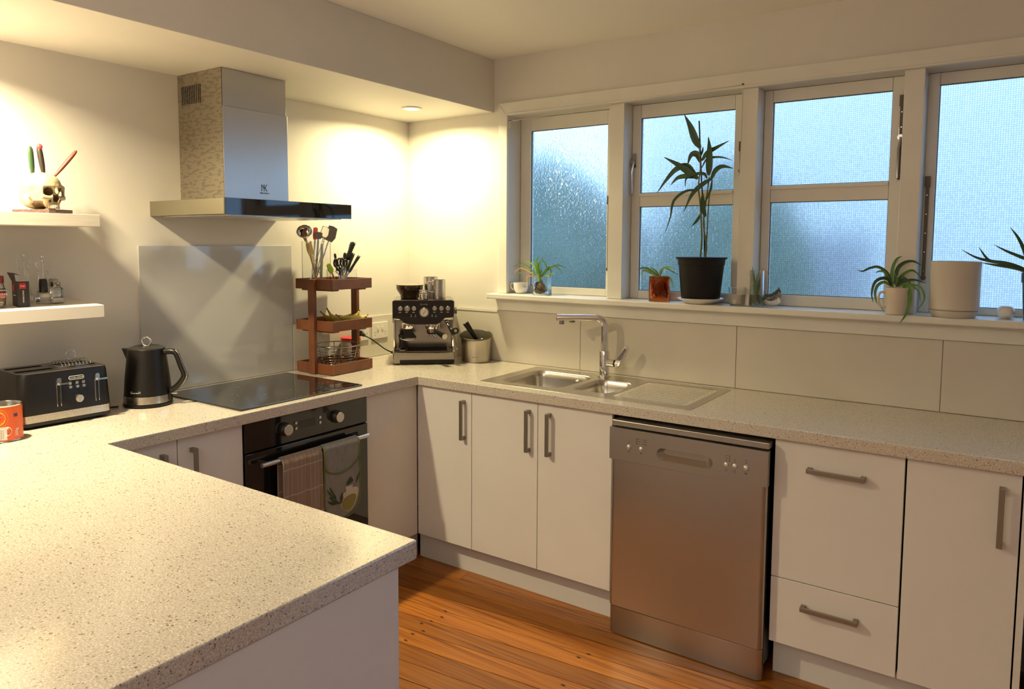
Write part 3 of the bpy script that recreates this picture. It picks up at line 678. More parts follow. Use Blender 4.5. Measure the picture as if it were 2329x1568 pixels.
# towels -----------------------------------------------------------
def drape(y0, y1, zb_f, zb_b, nf, amp, taper=0., seed=0, rnd_b=0.):
    rr = random.Random(seed); ph = [rr.uniform(0, 6) for _ in range(4)]; R_ = .0125; ZB_ = .676; XB = .620
    Lf = ZB_ - zb_f; Lb = ZB_ - zb_b; La = PI * R_; T = Lf + La + Lb
    def fn(u, v):
        s = v * T; w = y1 - y0
        if s < Lf: x, z = XB + R_, zb_f + s; k = 1 - s / Lf
        elif s < Lf + La: a = (s - Lf) / R_; x, z = XB + R_ * math.cos(a), ZB_ + R_ * math.sin(a); k = 0
        else: x, z = XB - R_, ZB_ - (s - Lf - La); k = (s - Lf - La) / Lb * .3
        y = y0 + w * (u + taper * k * (u - .5))
        if s < Lf: x += amp * (.25 + k) * (math.sin(nf * 2 * PI * u + ph[0] + 1.2 * k) + .5 * math.sin(nf * 4.3 * PI * u + ph[1]))+ amp * 1.4
        if s < Lf and rnd_b:
            e = abs(2 * u - 1); z = z + rnd_b * k * (1 - math.sqrt(max(0, 1 - e ** 2.6)))
        return (x, y, z)
    return fn
t = thing('tea_towel', 'brown checked tea towel hung over the left of the oven handle', 'tea towel', (.62, -1.3, .676))
build('cloth', M().grid(drape(-1.392, -1.203, .33, .45, 2.6, .0055, .06, 3), 60, 60), towel_m, parent=t, smooth='full', solid=.002, fix=False)
t = thing('oven_glove', 'grey oven glove with green piping on the right of the oven handle', 'oven glove', (.62, -1.1, .676))
gl = drape(-1.193, -1.008, .372, .46, .8, .0030, .02, 9, .085)
build('cloth', M().grid(gl, 40, 60), mitt_m, parent=t, smooth='full', solid=.006, fix=False)
pk = M()
edge = [Vector(gl(0, v)) + Vector((.004, 0, 0)) for v in np.linspace(.56, .0, 24)] + [Vector(gl(u, 0)) + Vector((.005, 0, 0)) for u in np.linspace(.03, .97, 24)] + [Vector(gl(1, v)) + Vector((.004, 0, 0)) for v in np.linspace(0, .56, 24)]
pk.tube(edge, .0032, 8)
pk.tube([Vector(gl(u, .36 - .035 * math.sin(PI * u) + .03 * u)) + Vector((.005, 0, 0)) for u in np.linspace(0, 1, 16)], .003, 8)
build('piping', pk, piping, parent=t, smooth=True)
pr_ = M()
def onglove(poly, off, mi):
    vs = [Vector(gl(u, v)) + Vector((.0045 + off, 0, 0)) for u, v in poly]; pr_.add(vs, [tuple(range(len(vs)))], mi)
def ell(cu, cv, a, b, th, n=14, pt=0): 
    o = []
    for k in range(n):
        q = 2 * PI * k / n; x = a * math.cos(q); y = b * math.sin(q) * (1 - pt * abs(math.cos(q)))
        o.append((cu + x * math.cos(th) - y * math.sin(th), cv + (x * math.sin(th) + y * math.cos(th)) * .35))
    return o
onglove([(u, v) for u, v in ell(.68, .115, .26, .24, 0)], .0006, 1); onglove(ell(.66, .095, .21, .16, 0), .0010, 2)
onglove([(.60, .175), (.74, .165), (.78, .215), (.56, .222)], .0006, 1); onglove([(.62, .225), (.80, .24), (.72, .285), (.60, .25)], .0012, 0)
for cu, cv, a, b, th in ((.20, .205, .12, .03, 2.2), (.13, .185, .10, .03, 2.7), (.28, .165, .10, .035, 2.0), (.45, .15, .12, .04, 1.4), (.20, .155, .08, .04, .2), (.22, .115, .16, .035, .1), (.30, .13, .14, .03, -.4), (.92, .23, .10, .035, 1.0)):
    onglove(ell(cu, cv, a, b, th, 12, .5), .0016, 0)
build('printed_motif', pr_, [mat('print_dark_green', (.035, .05, .025), .9), mat('print_cream', (.50, .47, .38), .9), mat('print_olive', (.24, .21, .07), .9)], parent=t, fix=False)

# ================================================================ DISHWASHER
t = thing('dishwasher', 'freestanding stainless dishwasher between sink cabinet and drawers', 'dishwasher', (1.9, -.3, FL))
DX0, DX1, DF = 1.6035, 2.1985, -.625
dst = mat('dishwasher_steel', (.47, .44, .40), .33, .95, bump=(120, (60, 1, 1), .02))
build('body', M().box(DX0 + .006, DX1 - .002, -.600, -.03, .03, .800), black_pl, parent=t)
build('worktop_strip', M().box(DX0 + .006, DX1, DF + .008, -.05, .8015, .8225), dst, parent=t, bevel=.002)
ctl = M()
hx0, hx1, hz0, hz1 = 1.797, 2.008, .700, .745; r = .0222
outer = [(DX0, .672), (DX1, .672), (DX1, .7955), (DX0, .7955)]
slot = rrect(hx0, hx1, hz0, hz1, r, 7)
v, f = loops_fill(outer, [slot], 0.); ctl.add([(x, DF, z) for x, z, _ in v], f)
n = len(slot); c_ = ((hx0 + hx1) / 2, (hz0 + hz1) / 2)
rg = [[(x, DF, z) for x, z in slot], [(c_[0] + (x - c_[0]) * .985, DF + .003, c_[1] + (z - c_[1]) * .93) for x, z in slot], [(c_[0] + (x - c_[0]) * .82, DF + .022, c_[1] + .006 + (z - c_[1]) * .45) for x, z in slot]]
loft(ctl, rg)
loft(ctl, [[(x, DF, z) for x, z in outer], [(x, -.601, z) for x, z in outer]], cap_last=False)
build('control_panel', ctl, dst, parent=t, smooth=True)
build('door', M().prism([(DX0 + .003, -.601)] + [(DX0 + .003 + .020 * (1 - math.cos(a)), DF + .003 + .018 * (1 - math.sin(a))) for a in np.linspace(0, PI / 2, 7)] + [(DX1 - .003 - .020 * (1 - math.cos(a)), DF + .003 + .018 * (1 - math.sin(a))) for a in np.linspace(PI / 2, 0, 7)] + [(DX1 - .003, -.601)], .0915, .6712), dst, parent=t, smooth=True, bevel=.001)
build('kick_panel', M().prism([(DX0 + .004, -.585), (DX0 + .004, DF + .022), (DX0 + .02, DF + .010), (DX1 - .02, DF + .010), (DX1 - .004, DF + .022), (DX1 - .004, -.585)], FL + .003, .0865), dst, parent=t, smooth=True, bevel=.001)
for i, (bx_, bz) in enumerate(((1.685, .729), (1.735, .729), (2.057, .727), (2.087, .727), (2.126, .727))):
    b = M(); pr0 = [(.0088 if i != 4 else .0105, 0), (.0085, .003), (.006, .0055), (.0, .0065)]
    b.lathe(pr0, n=18); o = build('button', b, mat('button_silver', (.62, .61, .60), .35, .5), parent=t, smooth=True, local=True)
    o.matrix_local = Matrix.Translation((bx_ - 1.9, DF - .0002 + .3, bz - FL)) @ Matrix.Rotation(PI / 2, 4, 'X')
mk = M()
def tick(x, z, w=.0035): mk.box(x - w, x + w, DF - .0004, DF - .0001, z - .0007, z + .0007)
tick(1.685, .748)
for k in range(3): tick(1.727, .7645 - k * .0085); tick(1.744, .7645 - k * .0085); tick(2.057, .759 - k * .0085)
for k in range(2): tick(2.087, .750 - k * .0085); tick(2.126, .754 - k * .0085)
for cx, cz in ((1.685, .711), (2.057, .708), (2.087, .707)):
    mk.tube([(cx + .004 * math.cos(a), DF - .0003, cz + .004 * math.sin(a)) for a in np.linspace(0, 2 * PI, 13)[:-1]], .0004, 4, closed=True)
for k in range(3):
    mk.box(1.715, 1.719, DF - .0004, DF - .0001, .762 - k * .0085, .766 - k * .0085); mk.box(1.751, 1.755, DF - .0004, DF - .0001, .763 - k * .0085, .766 - k * .0085); mk.box(2.066, 2.070, DF - .0004, DF - .0001, .7575 - k * .0085, .7605 - k * .0085)
mk.add([(2.122, DF - .0003, .711), (2.122, DF - .0003, .704), (2.126, DF - .0003, .7075), (2.130, DF - .0003, .711), (2.130, DF - .0003, .704)], [(0, 1, 2), (2, 4, 3)])
build('printed_marks', mk, print_dk, parent=t)['kind'] = 'stuff'
text('program_letter', 'P', .010, (1.735 - 1.9, DF - .0004 + .3, .711 - FL), (1, 0, 0), (0, 0, 1), print_dk, t)

# ================================================================ OPEN SHELVES
solo('floating_shelf', M().box(.0005, .235, -2.75, -1.822, 1.543, 1.584), shelf_m, 'upper floating shelf with pale wood grain carrying the skull', 'shelf', bevel=.001)
SH = math.atan2(.016, .235)   # the lower shelf sags forward a little
def shz(x): return 1.2865 - .068 * x
t = thing('floating_shelf', 'lower white floating shelf carrying the salt and pepper grinders', 'shelf', (0, -2.2, 1.26))
build('board', M().prism([(.0005, 1.245), (.0005, 1.2865), (.236, 1.2705), (.236, 1.2290)], -2.75, -1.820, axis='y'), shelf_w, parent=t, bevel=.001)

def surfnet(fn, lo, hi, h):
    """polygonise the zero level of fn(x, y, z) (numpy) by surface nets"""
    xs, ys, zs = [np.arange(a, b + h, h) for a, b in zip(lo, hi)]
    X, Y, Z = np.meshgrid(xs, ys, zs, indexing='ij'); F = fn(X, Y, Z); I = F < 0
    n = [s - 1 for s in F.shape]; P = np.zeros((*n, 3)); C = np.zeros(n)
    cs = [(i, j, k) for i in (0, 1) for j in (0, 1) for k in (0, 1)]
    g = lambda A, c: A[c[0]:c[0] + n[0], c[1]:c[1] + n[1], c[2]:c[2] + n[2]]
    for a in cs:
        for ax in range(3):
            if a[ax]: continue
            b = list(a); b[ax] = 1; fa, fb = g(F, a), g(F, b); cr = (fa < 0) != (fb < 0)
            t = np.where(cr, fa / np.where(fa == fb, 1, fa - fb), 0)
            p = [np.full(n, float(c)) for c in a]; p[ax] = p[ax] + t
            for q in range(3): P[..., q] += np.where(cr, p[q], 0)
            C += cr
    act = C > 0; ids = -np.ones(n, int); ids[act] = np.arange(act.sum())
    ii = np.argwhere(act); V = (ii + P[act] / C[act][:, None]) * h + np.array(lo); fs = []
    for ax in range(3):
        o1, o2 = [(1, 2), (2, 0), (0, 1)][ax]; sh = [slice(None)] * 3; s1 = list(sh); s2 = list(sh)
        s1[ax] = slice(0, -1); s2[ax] = slice(1, None); ch = I[tuple(s1)] != I[tuple(s2)]
        for c in np.argwhere(ch):
            c = list(c)
            if c[o1] < 1 or c[o2] < 1 or c[o1] >= n[o1] or c[o2] >= n[o2]: continue
            q = []
            for da, db in ((0, 0), (-1, 0), (-1, -1), (0, -1)):
                d = list(c); d[o1] += da; d[o2] += db; q.append(ids[tuple(d)])
            if min(q) >= 0: fs.append(tuple(q) if I[tuple(c)] else tuple(q[::-1]))
    return V, fs
def smin(a, b, k): h_ = np.clip(.5 + .5 * (b - a) / k, 0, 1); return b + (a - b) * h_ - k * h_ * (1 - h_)
def smax(a, b, k): return -smin(-a, -b, k)
def sde(X, Y, Z, c, r):
    q = np.sqrt(((X - c[0]) / r[0]) ** 2 + ((Y - c[1]) / r[1]) ** 2 + ((Z - c[2]) / r[2]) ** 2)
    return (q - 1) * min(r)
def sdc(X, Y, Z, a, b, r):
    a, b = np.array(a), np.array(b); d = b - a; t = np.clip(((X - a[0]) * d[0] + (Y - a[1]) * d[1] + (Z - a[2]) * d[2]) / (d @ d), 0, 1)
    return np.sqrt((X - a[0] - t * d[0]) ** 2 + (Y - a[1] - t * d[1]) ** 2 + (Z - a[2] - t * d[2]) ** 2) - r
def skull_f(X, Y, Z):
    Y = np.abs(Y)
    f = sde(X, Y, Z, (-.018, 0, .078), (.070, .052, .050))
    f = smin(f, sde(X, Y, Z, (.022, 0, .082), (.034, .040, .036)), .015)       # forehead
    f = smin(f, sde(X, Y, Z, (-.05, 0, .045), (.030, .035, .030)), .02)        # occiput
    f = smin(f, sde(X, Y, Z, (-.022, .006, .036), (.050, .034, .034)), .015)     # skull base
    f = smin(f, sde(X, Y, Z, (.034, .008, .034), (.022, .022, .026)), .012)    # upper jaw
    f = smin(f, sde(X, Y, Z, (.036, 0, .014), (.022, .021, .013)), .006)       # tooth arch
    f = smin(f, sdc(X, Y, Z, (.053, .008, .079), (.044, .037, .077), .0060), .006)   # brow
    f = smin(f, sdc(X, Y, Z, (.043, .041, .074), (.041, .042, .044), .0050), .006)   # orbit rim
    f = smin(f, sdc(X, Y, Z, (.052, .018, .040), (.043, .040, .040), .0070), .008)   # cheek bone
    f = smin(f, sdc(X, Y, Z, (.040, .042, .042), (-.006, .050, .044), .0036), .004)  # zygomatic arch
    f = smin(f, sdc(X, Y, Z, (.054, 0, .076), (.062, 0, .056), .0050), .006)         # nasal bone
    f = smin(f, sde(X, Y, Z, (-.015, .040, .030), (.009, .008, .014)), .008)         # mastoid
    f = smax(f, -sde(X, Y, Z, (.058, .0225, .0600), (.028, .0165, .0150)), .003)     # eye sockets
    nz = sde(X, Y, Z, (.062, .0045, .038), (.022, .0080, .0125)); f = smax(f, -nz, .002)
    f = smax(f, -sde(X, Y, Z, (.022, .048, .054), (.020, .0075, .022)), .005)        # temple
    f = smax(f, -sde(X, Y, Z, (.050, .018, .030), (.008, .004, .006)), .003)
    f = smax(f, .0015 - Z, .002)
    return f
SK = (.135, -1.958, 1.5850); SR = math.radians(20)
t = thing('skull_knife_block', 'bone coloured skull ornament holding three knives on upper shelf', 'skull ornament', SK, SR)
V, F_ = surfnet(skull_f, (-.10, -.065, -.004), (.075, .065, .135), .0022)
zb = .0125
sk = M().add([(x, y, z + zb) for x, y, z in V], F_)
for fi, f_ in enumerate(sk.f):      # shade painted dark brown inside the sockets, nose and under the cheeks
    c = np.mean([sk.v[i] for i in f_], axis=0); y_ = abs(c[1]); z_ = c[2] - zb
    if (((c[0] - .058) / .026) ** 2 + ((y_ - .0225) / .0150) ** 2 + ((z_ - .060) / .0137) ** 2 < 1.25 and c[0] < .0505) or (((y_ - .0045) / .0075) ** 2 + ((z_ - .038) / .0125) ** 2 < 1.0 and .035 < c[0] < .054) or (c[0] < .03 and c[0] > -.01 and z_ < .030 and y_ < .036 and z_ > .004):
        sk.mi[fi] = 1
so = build('skull', sk, [bone, mat('bone_recess_shade', (.10, .055, .02), .6)], parent=t, local=True, smooth='full', fix=False)
tm = M()
for k in range(-5, 6):
    a = k * .235; x = .036 + .0215 * math.cos(a); y = .0205 * math.sin(a)
    tm.lathe([(.0012, -.0095), (.0026, -.008), (.0026, .0), (.0015, .003)], (x, y, zb + .0125), n=8, sx=.8)
build('teeth', tm, mat('teeth_resin', (.70, .60, .42), .4), parent=t, local=True, smooth=True)
cr = M()
def on_skull(pts, r=.0007):
    out = []
    for x, y, z in pts:
        d = np.array([x + .018, y, z - .078]); lo_, hi_ = .3, 2.5
        for _ in range(30):
            m_ = (lo_ + hi_) / 2; p = np.array([-.018, 0, .078]) + d * m_
            if skull_f(np.array(p[0]), np.array(p[1]), np.array(p[2])) < 0: lo_ = m_
            else: hi_ = m_
        out.append((p[0], p[1], p[2] + zb))
    cr.tube(out, r, 5)
on_skull([(.02 - .055 * math.cos(a) * 1 - .0, -.045, .085 + .022 * math.sin(a)) for a in np.linspace(0, 2.9, 18)])
on_skull([(-.055 + .008 * k, -.05, .078 + .002 * (k % 2) - .0012 * k) for k in range(10)])
build('suture_lines', cr, mat('bone_stain', (.35, .24, .10), .7), parent=t, local=True)
pq = M().prism([(-.078, -.048), (.075, -.048), (.082, -.03), (.080, .040), (-.070, .044), (-.082, .02)], 0, .0128)
build('plinth', pq, mat('dark_carved_base', (.09, .045, .04), .7, noise=(220, (1, 1, 1), .6), bump=(250, (1, 1, 1), .8)), parent=t, local=True)
Tm = Matrix.Translation(SK) @ Matrix.Rotation(SR, 4, 'Z')
def knife(label, base, tip, mats_, rad, capc):
    """base on the skull, tip = end of the handle, world coordinates"""
    b, e = Vector(base), Vector(tip); d = (e - b); Ln = d.length; d.normalize()
    o = thing('knife', label, 'knife', base, group='coloured knives stuck in the skull')
    ts = [0, .06, .12, .3, .55, .75, .9, .97, 1]; rr = [.55, .62, .70, .92, 1.0, .98, .85, .6, .2]
    build('handle', M().tube([b + d * Ln * q for q in ts], [rad * q for q in rr], 14, flat=.7), mats_, parent=o, smooth='full')
    build('bolster', M().tube([b - d * .012, b - d * .0005], [rad * .5, rad * .62], 12, flat=.7), capc, parent=o, smooth=True)
    build('blade', M().tube([b - d * .060, b - d * .0125], [rad * .55, rad * .55], 8, flat=.12), capc, parent=o)
    return o
kr, kg, kb = mat('red_knife_rubber', (.26, .055, .035), .45), mat('green_knife_rubber', (.035, .08, .03), .45), mat('black_knife_rubber', (.03, .02, .015), .5)
pink = mat('red_knife_coating', (.65, .06, .06), .35)
knife('dark green handled knife standing leftmost in the skull', (.13, -1.984, 1.712), (.125, -1.986, 1.808), kg, .0100, mat('lime_coating', (.30, .36, .06), .4))
k2 = knife('black handled knife with red end standing in the middle of the skull', (.135, -1.952, 1.716), (.13, -1.962, 1.814), kb, .0132, pink)
build('red_end', M().sphere((.1375, -1.962, 1.808), .0088, 10, sc=(.9, 1, 1.15)), pink, parent=k2, smooth='full')
knife('dark red handled knife leaning right out of the skull', (.15, -1.925, 1.712), (.165, -1.857, 1.805), kr, .0100, pink)

# jars and grinders on the lower shelf
def on_shelf2(name, label, cat, x, y, rz=0, group=None): return thing(name, label, cat, (x, y, shz(x) + .0008), group=group, rot=(0, math.atan(.068), 0) if False else (0, 0, rz))
t = on_shelf2('spice_jar', 'chicken salt jar with dark red lid at the left frame edge', 'jar', .142, -2.118)
build('jar', M().lathe([(.024, 0), (.029, .004), (.0305, .02), (.0285, .035), (.0295, .06), (.027, .074), (.024, .077), (.0225, .077), (.025, .073), (.0275, .058), (.0265, .036), (.0285, .02), (.027, .006), (.0, .004)], n=36), clear, parent=t, local=True, smooth=True)
build('seasoning', M().lathe([(.0, .0045), (.0262, .0065), (.0278, .02), (.026, .036), (.0268, .050), (.0, .052)], n=30), mat('seasoning', (.38, .22, .10), .8, bump=(300, (1, 1, 1), .4)), parent=t, local=True, smooth=True)
build('lid', M().lathe([(.0268, .0775), (.0275, .079), (.0275, .099), (.0255, .102), (.0, .102)], n=36), mat('maroon_lid', (.16, .012, .015), .4), parent=t, local=True, smooth=True)
lb = M()
lb.grid(lambda u, v: ((.0312) * math.cos(-1.3 + 2.4 * u), (.0312) * math.sin(-1.3 + 2.4 * u), .022 + .040 * v), 24, 1); build('label', lb, mat('dark_label', (.10, .075, .06), .5), parent=t, local=True, smooth='full', solid=.0003)
lb = M().grid(lambda u, v: ((.0316) * math.cos(-1.3 + 2.4 * u), (.0316) * math.sin(-1.3 + 2.4 * u), .030 + .020 * v), 24, 1); build('label_band', lb, mat('red_label', (.36, .012, .015), .5), parent=t, local=True, smooth='full', solid=.0003)
for bd, sz, z in (('CHICKEN', .0098, .042), ('SALT BLEND', .0048, .034), ('MasterFoods', .0062, .0555), ('200g', .0045, .017)):
    a0 = math.radians(14)
    text('label_lettering', bd, sz, (.0324 * math.cos(a0), .0324 * math.sin(a0), z), (-math.sin(a0), math.cos(a0), 0), (0, 0, 1), print_wt, t)
t = on_shelf2('peppercorn_box', 'dark opened peppercorn carton with torn top flap', 'carton', .17, -2.062, rz=-.12)
bxm = mat('black_carton', (.022, .016, .016), .5); bxr = mat('red_carton', (.42, .02, .025), .5)
build('carton', M().box(-.058, 0, 0, .034, 0, .084), [bxm], parent=t, local=True)
build('inner_top', M().box(-.056, -.002, .002, .032, .0842, .0848), print_wt, parent=t, local=True)
build('flap', M().add([(-.058, .0, .084), (-.010, -.001, .084), (-.002, -.006, .108), (-.050, -.014, .113)], [(0, 1, 2, 3)]).add([(-.050, -.014, .113), (-.002, -.006, .108), (.002, .010, .104), (-.046, .004, .110)], [(0, 1, 2, 3)]), mat('torn_flap', (.05, .03, .028), .6), parent=t, local=True, solid=.001)
build('printed_label', M().box(.0002, .0005, .006, .024, .060, .078).box(-.054, -.030, -.0005, -.0002, .050, .074), bxr, parent=t, local=True)
text('label_lettering', 'PEPPERCORNS', .0062, (.0008, .0165, .034), (0, 0, 1), (0, -1, 0), print_wt, t)
text('label_lettering', "Gregg's", .0048, (.0008, .0155, .069), (0, 1, 0), (0, 0, 1), print_wt, t)
build('side_print', M().box(-.044, -.020, -.0004, -.0001, .036, .039), print_wt, parent=t, local=True)
def grinder(x, y, label, full):
    t = on_shelf2('pepper_grinder', label, 'grinder', x, y, group='clear acrylic grinders on the lower shelf')
    P_ = [(.0, .0), (.0245, 0), (.0245, .020), (.0255, .022), (.0255, .026), (.021, .032), (.0180, .042), (.0150, .060), (.0138, .090), (.0150, .098), (.0168, .102), (.0150, .105), (.0168, .109), (.0150, .112), (.0148, .122), (.0195, .128), (.0215, .136), (.0195, .143), (.012, .146), (0, .146)]
    build('body', M().lathe(P_, n=32), acrylic, parent=t, local=True, smooth=True)
    if full: build('peppercorns', M().lathe([(0, .036), (.0105, .038), (.0095, .078), (.0085, .084), (0, .085)], n=20), pepper, parent=t, local=True, smooth=True)
    build('spindle', M().cyl((0, 0, .088), (0, 0, .150), .0014, n=8).lathe([(.0045, 0), (.005, .003), (.005, .010), (.0035, .013)], (0, 0, .150), n=14), steel, parent=t, local=True, smooth=True)
    build('foot_insert', M().lathe([(.0, .0225), (.019, .0225), (.017, .034), (0, .035)], n=20), mat('grinder_white', (.7, .68, .62), .4), parent=t, local=True, smooth=True)
    return t
grinder(.120, -1.963, 'clear grinder half full of dark peppercorns, front one of the pair', True)
grinder(.050, -1.993, 'empty clear grinder standing behind the pepper carton', False)
def shaker(x, y, label):
    t = on_shelf2('salt_shaker', label, 'shaker', x, y, group='glass shakers with steel caps')
    R4 = lambda s, z, r: [(a, b, z) for a, b in rrect(-s, s, -s, s, r, 5)]
    m = M(); loft(m, [R4(.017, .0005, .005), R4(.019, .004, .006), R4(.019, .048, .006), R4(.0165, .055, .010), R4(.0145, .058, .0143)]); m.f.append(tuple(range(24))[::-1]); m.mi.append(0)
    build('glass', m, clear, parent=t, local=True, smooth=True)
    build('salt', M().prism(rrect(-.0172, .0172, -.0172, .0172, .005, 4), .003, .017), mat('salt', (.75, .72, .66), .8), parent=t, local=True)
    build('cap', M().lathe([(.0150, .0582), (.0155, .060), (.0150, .064), (.0158, .066), (.0150, .069), (.0155, .073), (.0125, .0775), (0, .079)], n=30), chrome_d, parent=t, local=True, smooth=True)
shaker(.128, -1.928, 'square glass salt shaker with steel cap, front of the two'); shaker(.062, -1.905, 'square glass shaker mostly hidden behind the front one')

# ================================================================ TOASTER, KETTLE, CAN, MUG
t = thing('toaster', 'wide black four slice toaster with perforated steel band', 'toaster', (.132, -1.951, ZT), math.radians(-2))
toaster_ = t
def rr_t(ix, iy, z, r=.03): return [(x, y, z) for x, y in rrect(-.115 + ix, .115 - ix, -.150 + iy, .150 - iy, r, 8)]
m = M(); loft(m, [rr_t(.010, .010, .006), rr_t(.004, .004, .010), rr_t(.003, .003, .021)]); build('base', m, black_pl, parent=t, local=True, smooth=True)
for a in (-1, 1):
    for b in (-1, 1): build('foot', M().lathe([(.010, 0), (.010, .0058)], (a * .08, b * .11, 0), n=14), rubber, parent=t, local=True)
bandm = M(); rs = rrect(-.1125, .1125, -.1475, .1475, .03, 8)
per = [0]
for i in range(len(rs)): per.append(per[-1] + math.dist(rs[i], rs[(i + 1) % len(rs)]))
n = len(rs)
bandm.add([(x, y, .0212) for x, y in rs + rs[:1]] + [(x * .998, y * .998, .0455) for x, y in rs + rs[:1]], [(i, i + 1, n + 2 + i, n + 1 + i) for i in range(n)], 0, [(p, .0) for p in per] + [(p, .0243) for p in per])
build('perforated_band', bandm, perf_m, parent=t, local=True, smooth=True, fix=False)
m = M(); loft(m, [rr_t(.0035, .0035, .0458), rr_t(.0035, .0035, .050), rr_t(.009, .010, .170), rr_t(.012, .013, .181)], cap_last=False); build('shell', m, black_en, parent=t, local=True, smooth=True)
m = M(); v, f = loops_fill([p[:2] for p in rr_t(.012, .013, 0)], [rrect(-.072, -.040, -.125, -.012, .004, 3), rrect(.012, .044, -.125, -.012, .004, 3), rrect(-.072, -.040, .012, .125, .004, 3), rrect(.012, .044, .012, .125, .004, 3)], .1815)
m.add(v, f)
for x0 in (-.072, .012):
    for y0 in (-.125, .012): q = rrect(x0, x0 + .032, y0, y0 + .113, .004, 3); loft(m, [[(a, b, .1815) for a, b in q], [(a, b, .120) for a, b in q]], mi=1)
build('top_plate', m, [mat('toaster_top', (.20, .18, .16), .30, .8), dark_gap], parent=t, local=True, smooth=True)
wr = M()
for k in range(9): y = .016 + k * .0115; wr.tube(spline([(-.052, y, .184), (-.035, y, .196), (.0, y, .200), (.030, y, .196), (.040, y, .184)], 4), .0011, 6)
wr.tube([(-.052, .010, .184), (-.052, .115, .184), (.040, .115, .184), (.040, .010, .184)], .0013, 6, closed=True)
wr.tube([(-.006, .062 + .016 * math.sin(a), .216 + .017 * math.cos(a)) for a in np.linspace(0, 2 * PI, 21)[:-1]], .0014, 6, closed=True)
build('bun_warmer', wr, chrome, parent=t, local=True, smooth='full')
XF = .1085
for y in (-.026, .096):
    lv = M(); lv.tube([(XF + .001, y + .006 * math.cos(a) * 1, (.150 if math.sin(a) > 0 else .062) + .006 * math.sin(a)) for a in np.linspace(0, 2 * PI, 17)[:-1]], .0016, 6, closed=True)
    lv.box(XF - .004, XF + .0004, y - .003, y + .003, .062, .150, 1)
    lv.prism(rrect(y - .007, y + .007, .134, .160, .006, 5), XF - .001, XF + .007, axis='x')
    lv.box(XF + .007, XF + .016, y - .002, y + .028, .137, .1425)
    build('lever', lv, [chrome, dark_gap], parent=t, local=True, smooth=True)
def dial(parent, x, y, z, r, mt, dp=.014, name='knob', ax='x', bez=None):
    m = M()
    if bez: m.cyl((x - .002, y, z), (x + .002, y, z), r * 1.35, n=30, mi=1)
    m.cyl((x + .002, y, z), (x + dp, y, z), r, r * .94, n=30); m.box(x + dp, x + dp + .005, y - r * .16, y + r * .16, z - r * .9, z + r * .9)
    return build(name, m, [mt, bez or mt], parent=parent, local=True, smooth=True)
kd = dial(t, XF - .0015, .0345, .082, .0135, steel, bez=black_pl); 
for y in (.0105, .0325, .053): build('button', M().cyl((XF - .002, y, .123), (XF + .004, y, .123), .0058, .005, n=16), steel, parent=t, local=True, smooth=True)
ic = M()
for y in (.0105, .0325, .053): ic.tube([(XF - .0005, y + a, .136 + b) for a, b in rrect(-.004, .004, -.004, .004, .001, 1)], .0004, 4, closed=True); ic.box(XF - .0005, XF - .0002, y - .0015, y + .0015, .1345, .1375)
ic.tube([(XF + .0005, .0305 + a, .1535 + b) for a, b in rrect(-.024, .024, -.0058, .0058, .0056, 5)], .0006, 4, closed=True)
build('printed_icons', ic, print_wt, parent=t, local=True)['kind'] = 'stuff'
text('brand_lettering', 'morphy richards', .0064, (XF + .0008, .0305, .1535), (0, 1, 0), (0, 0, 1), print_wt, t)

t = thing('kettle', 'black jug kettle with ring knob and steel band at the base', 'kettle', (.170, -1.638, ZT), math.radians(34.6))
build('power_base', M().lathe([(.080, 0), (.086, .003), (.086, .011), (.080, .014)], n=48), black_pl, parent=t, local=True, smooth=True)
bnd = M().lathe([(.0845, .0145), (.0830, .0420)], n=64, cap=False, uv=.084)
build('perforated_band', bnd, perf_m, parent=t, local=True, smooth=True)
m = M().lathe([(.0825, .0425), (.0815, .05), (.078, .10), (.0715, .16), (.0655, .205), (.0645, .212)], n=56, cap=False)
build('body', m, black_en, parent=t, local=True, smooth=True)
m = M(); m.add([(-.060, -.024, .212), (-.060, .024, .212), (-.094, 0, .213), (-.067, -.012, .165), (-.067, .012, .165), (-.0725, 0, .160)], [(0, 2, 5, 3), (2, 1, 4, 5), (0, 1, 2)]); build('spout', m, black_en, parent=t, local=True, solid=.002)
build('lid', M().lathe([(.0650, .2125), (.0655, .2145), (.064, .218), (.052, .222), (.046, .2235), (.044, .2225), (.020, .2240), (0, .2245)], n=48), mat('kettle_lid', (.10, .09, .08), .22, .8), parent=t, local=True, smooth=True)
build('ring_knob', M().tube([(.0165 * math.sin(a), 0, .2395 + .0165 * math.cos(a) - .0) for a in np.linspace(0, 2 * PI, 29)[:-1]], .0035, 10, closed=True), chrome, parent=t, local=True, smooth='full')
hp = spline([(.060, 0, .200), (.095, 0, .203), (.112, 0, .192), (.127, 0, .150), (.139, 0, .118), (.134, 0, .098), (.110, 0, .070), (.082, 0, .052)], 5)
build('handle', M().tube(hp, .0098, 14, flat=1.1), black_pl, parent=t, local=True, smooth='full')
build('handle_trim', M().tube([(p.x + .0075, p.y, p.z + .002) for p in hp[6:]], .0055, 10, flat=1.4), chrome_d, parent=t, local=True, smooth='full')
build('switch', M().box(.080, .112, -.006, .006, .042, .046).box(.078, .090, -.009, .009, .020, .048, 1), [chrome, black_pl], parent=t, local=True, bevel=.001)
lgk = M(); a0 = math.radians(-95)
lgk.tube([(.0805 * math.cos(a0 + a / .08), .0805 * math.sin(a0 + a / .08), .058 + b) for a, b in rrect(-.019, .019, -.0045, .0045, .0044, 5)], .0007, 4, closed=True)
build('badge', lgk, print_wt, parent=t, local=True)
text('brand_lettering', 'morphy richards', .0050, (.0812 * math.cos(a0), .0812 * math.sin(a0), .058), (-math.sin(a0), math.cos(a0), 0), (0, 0, 1), print_wt, t)
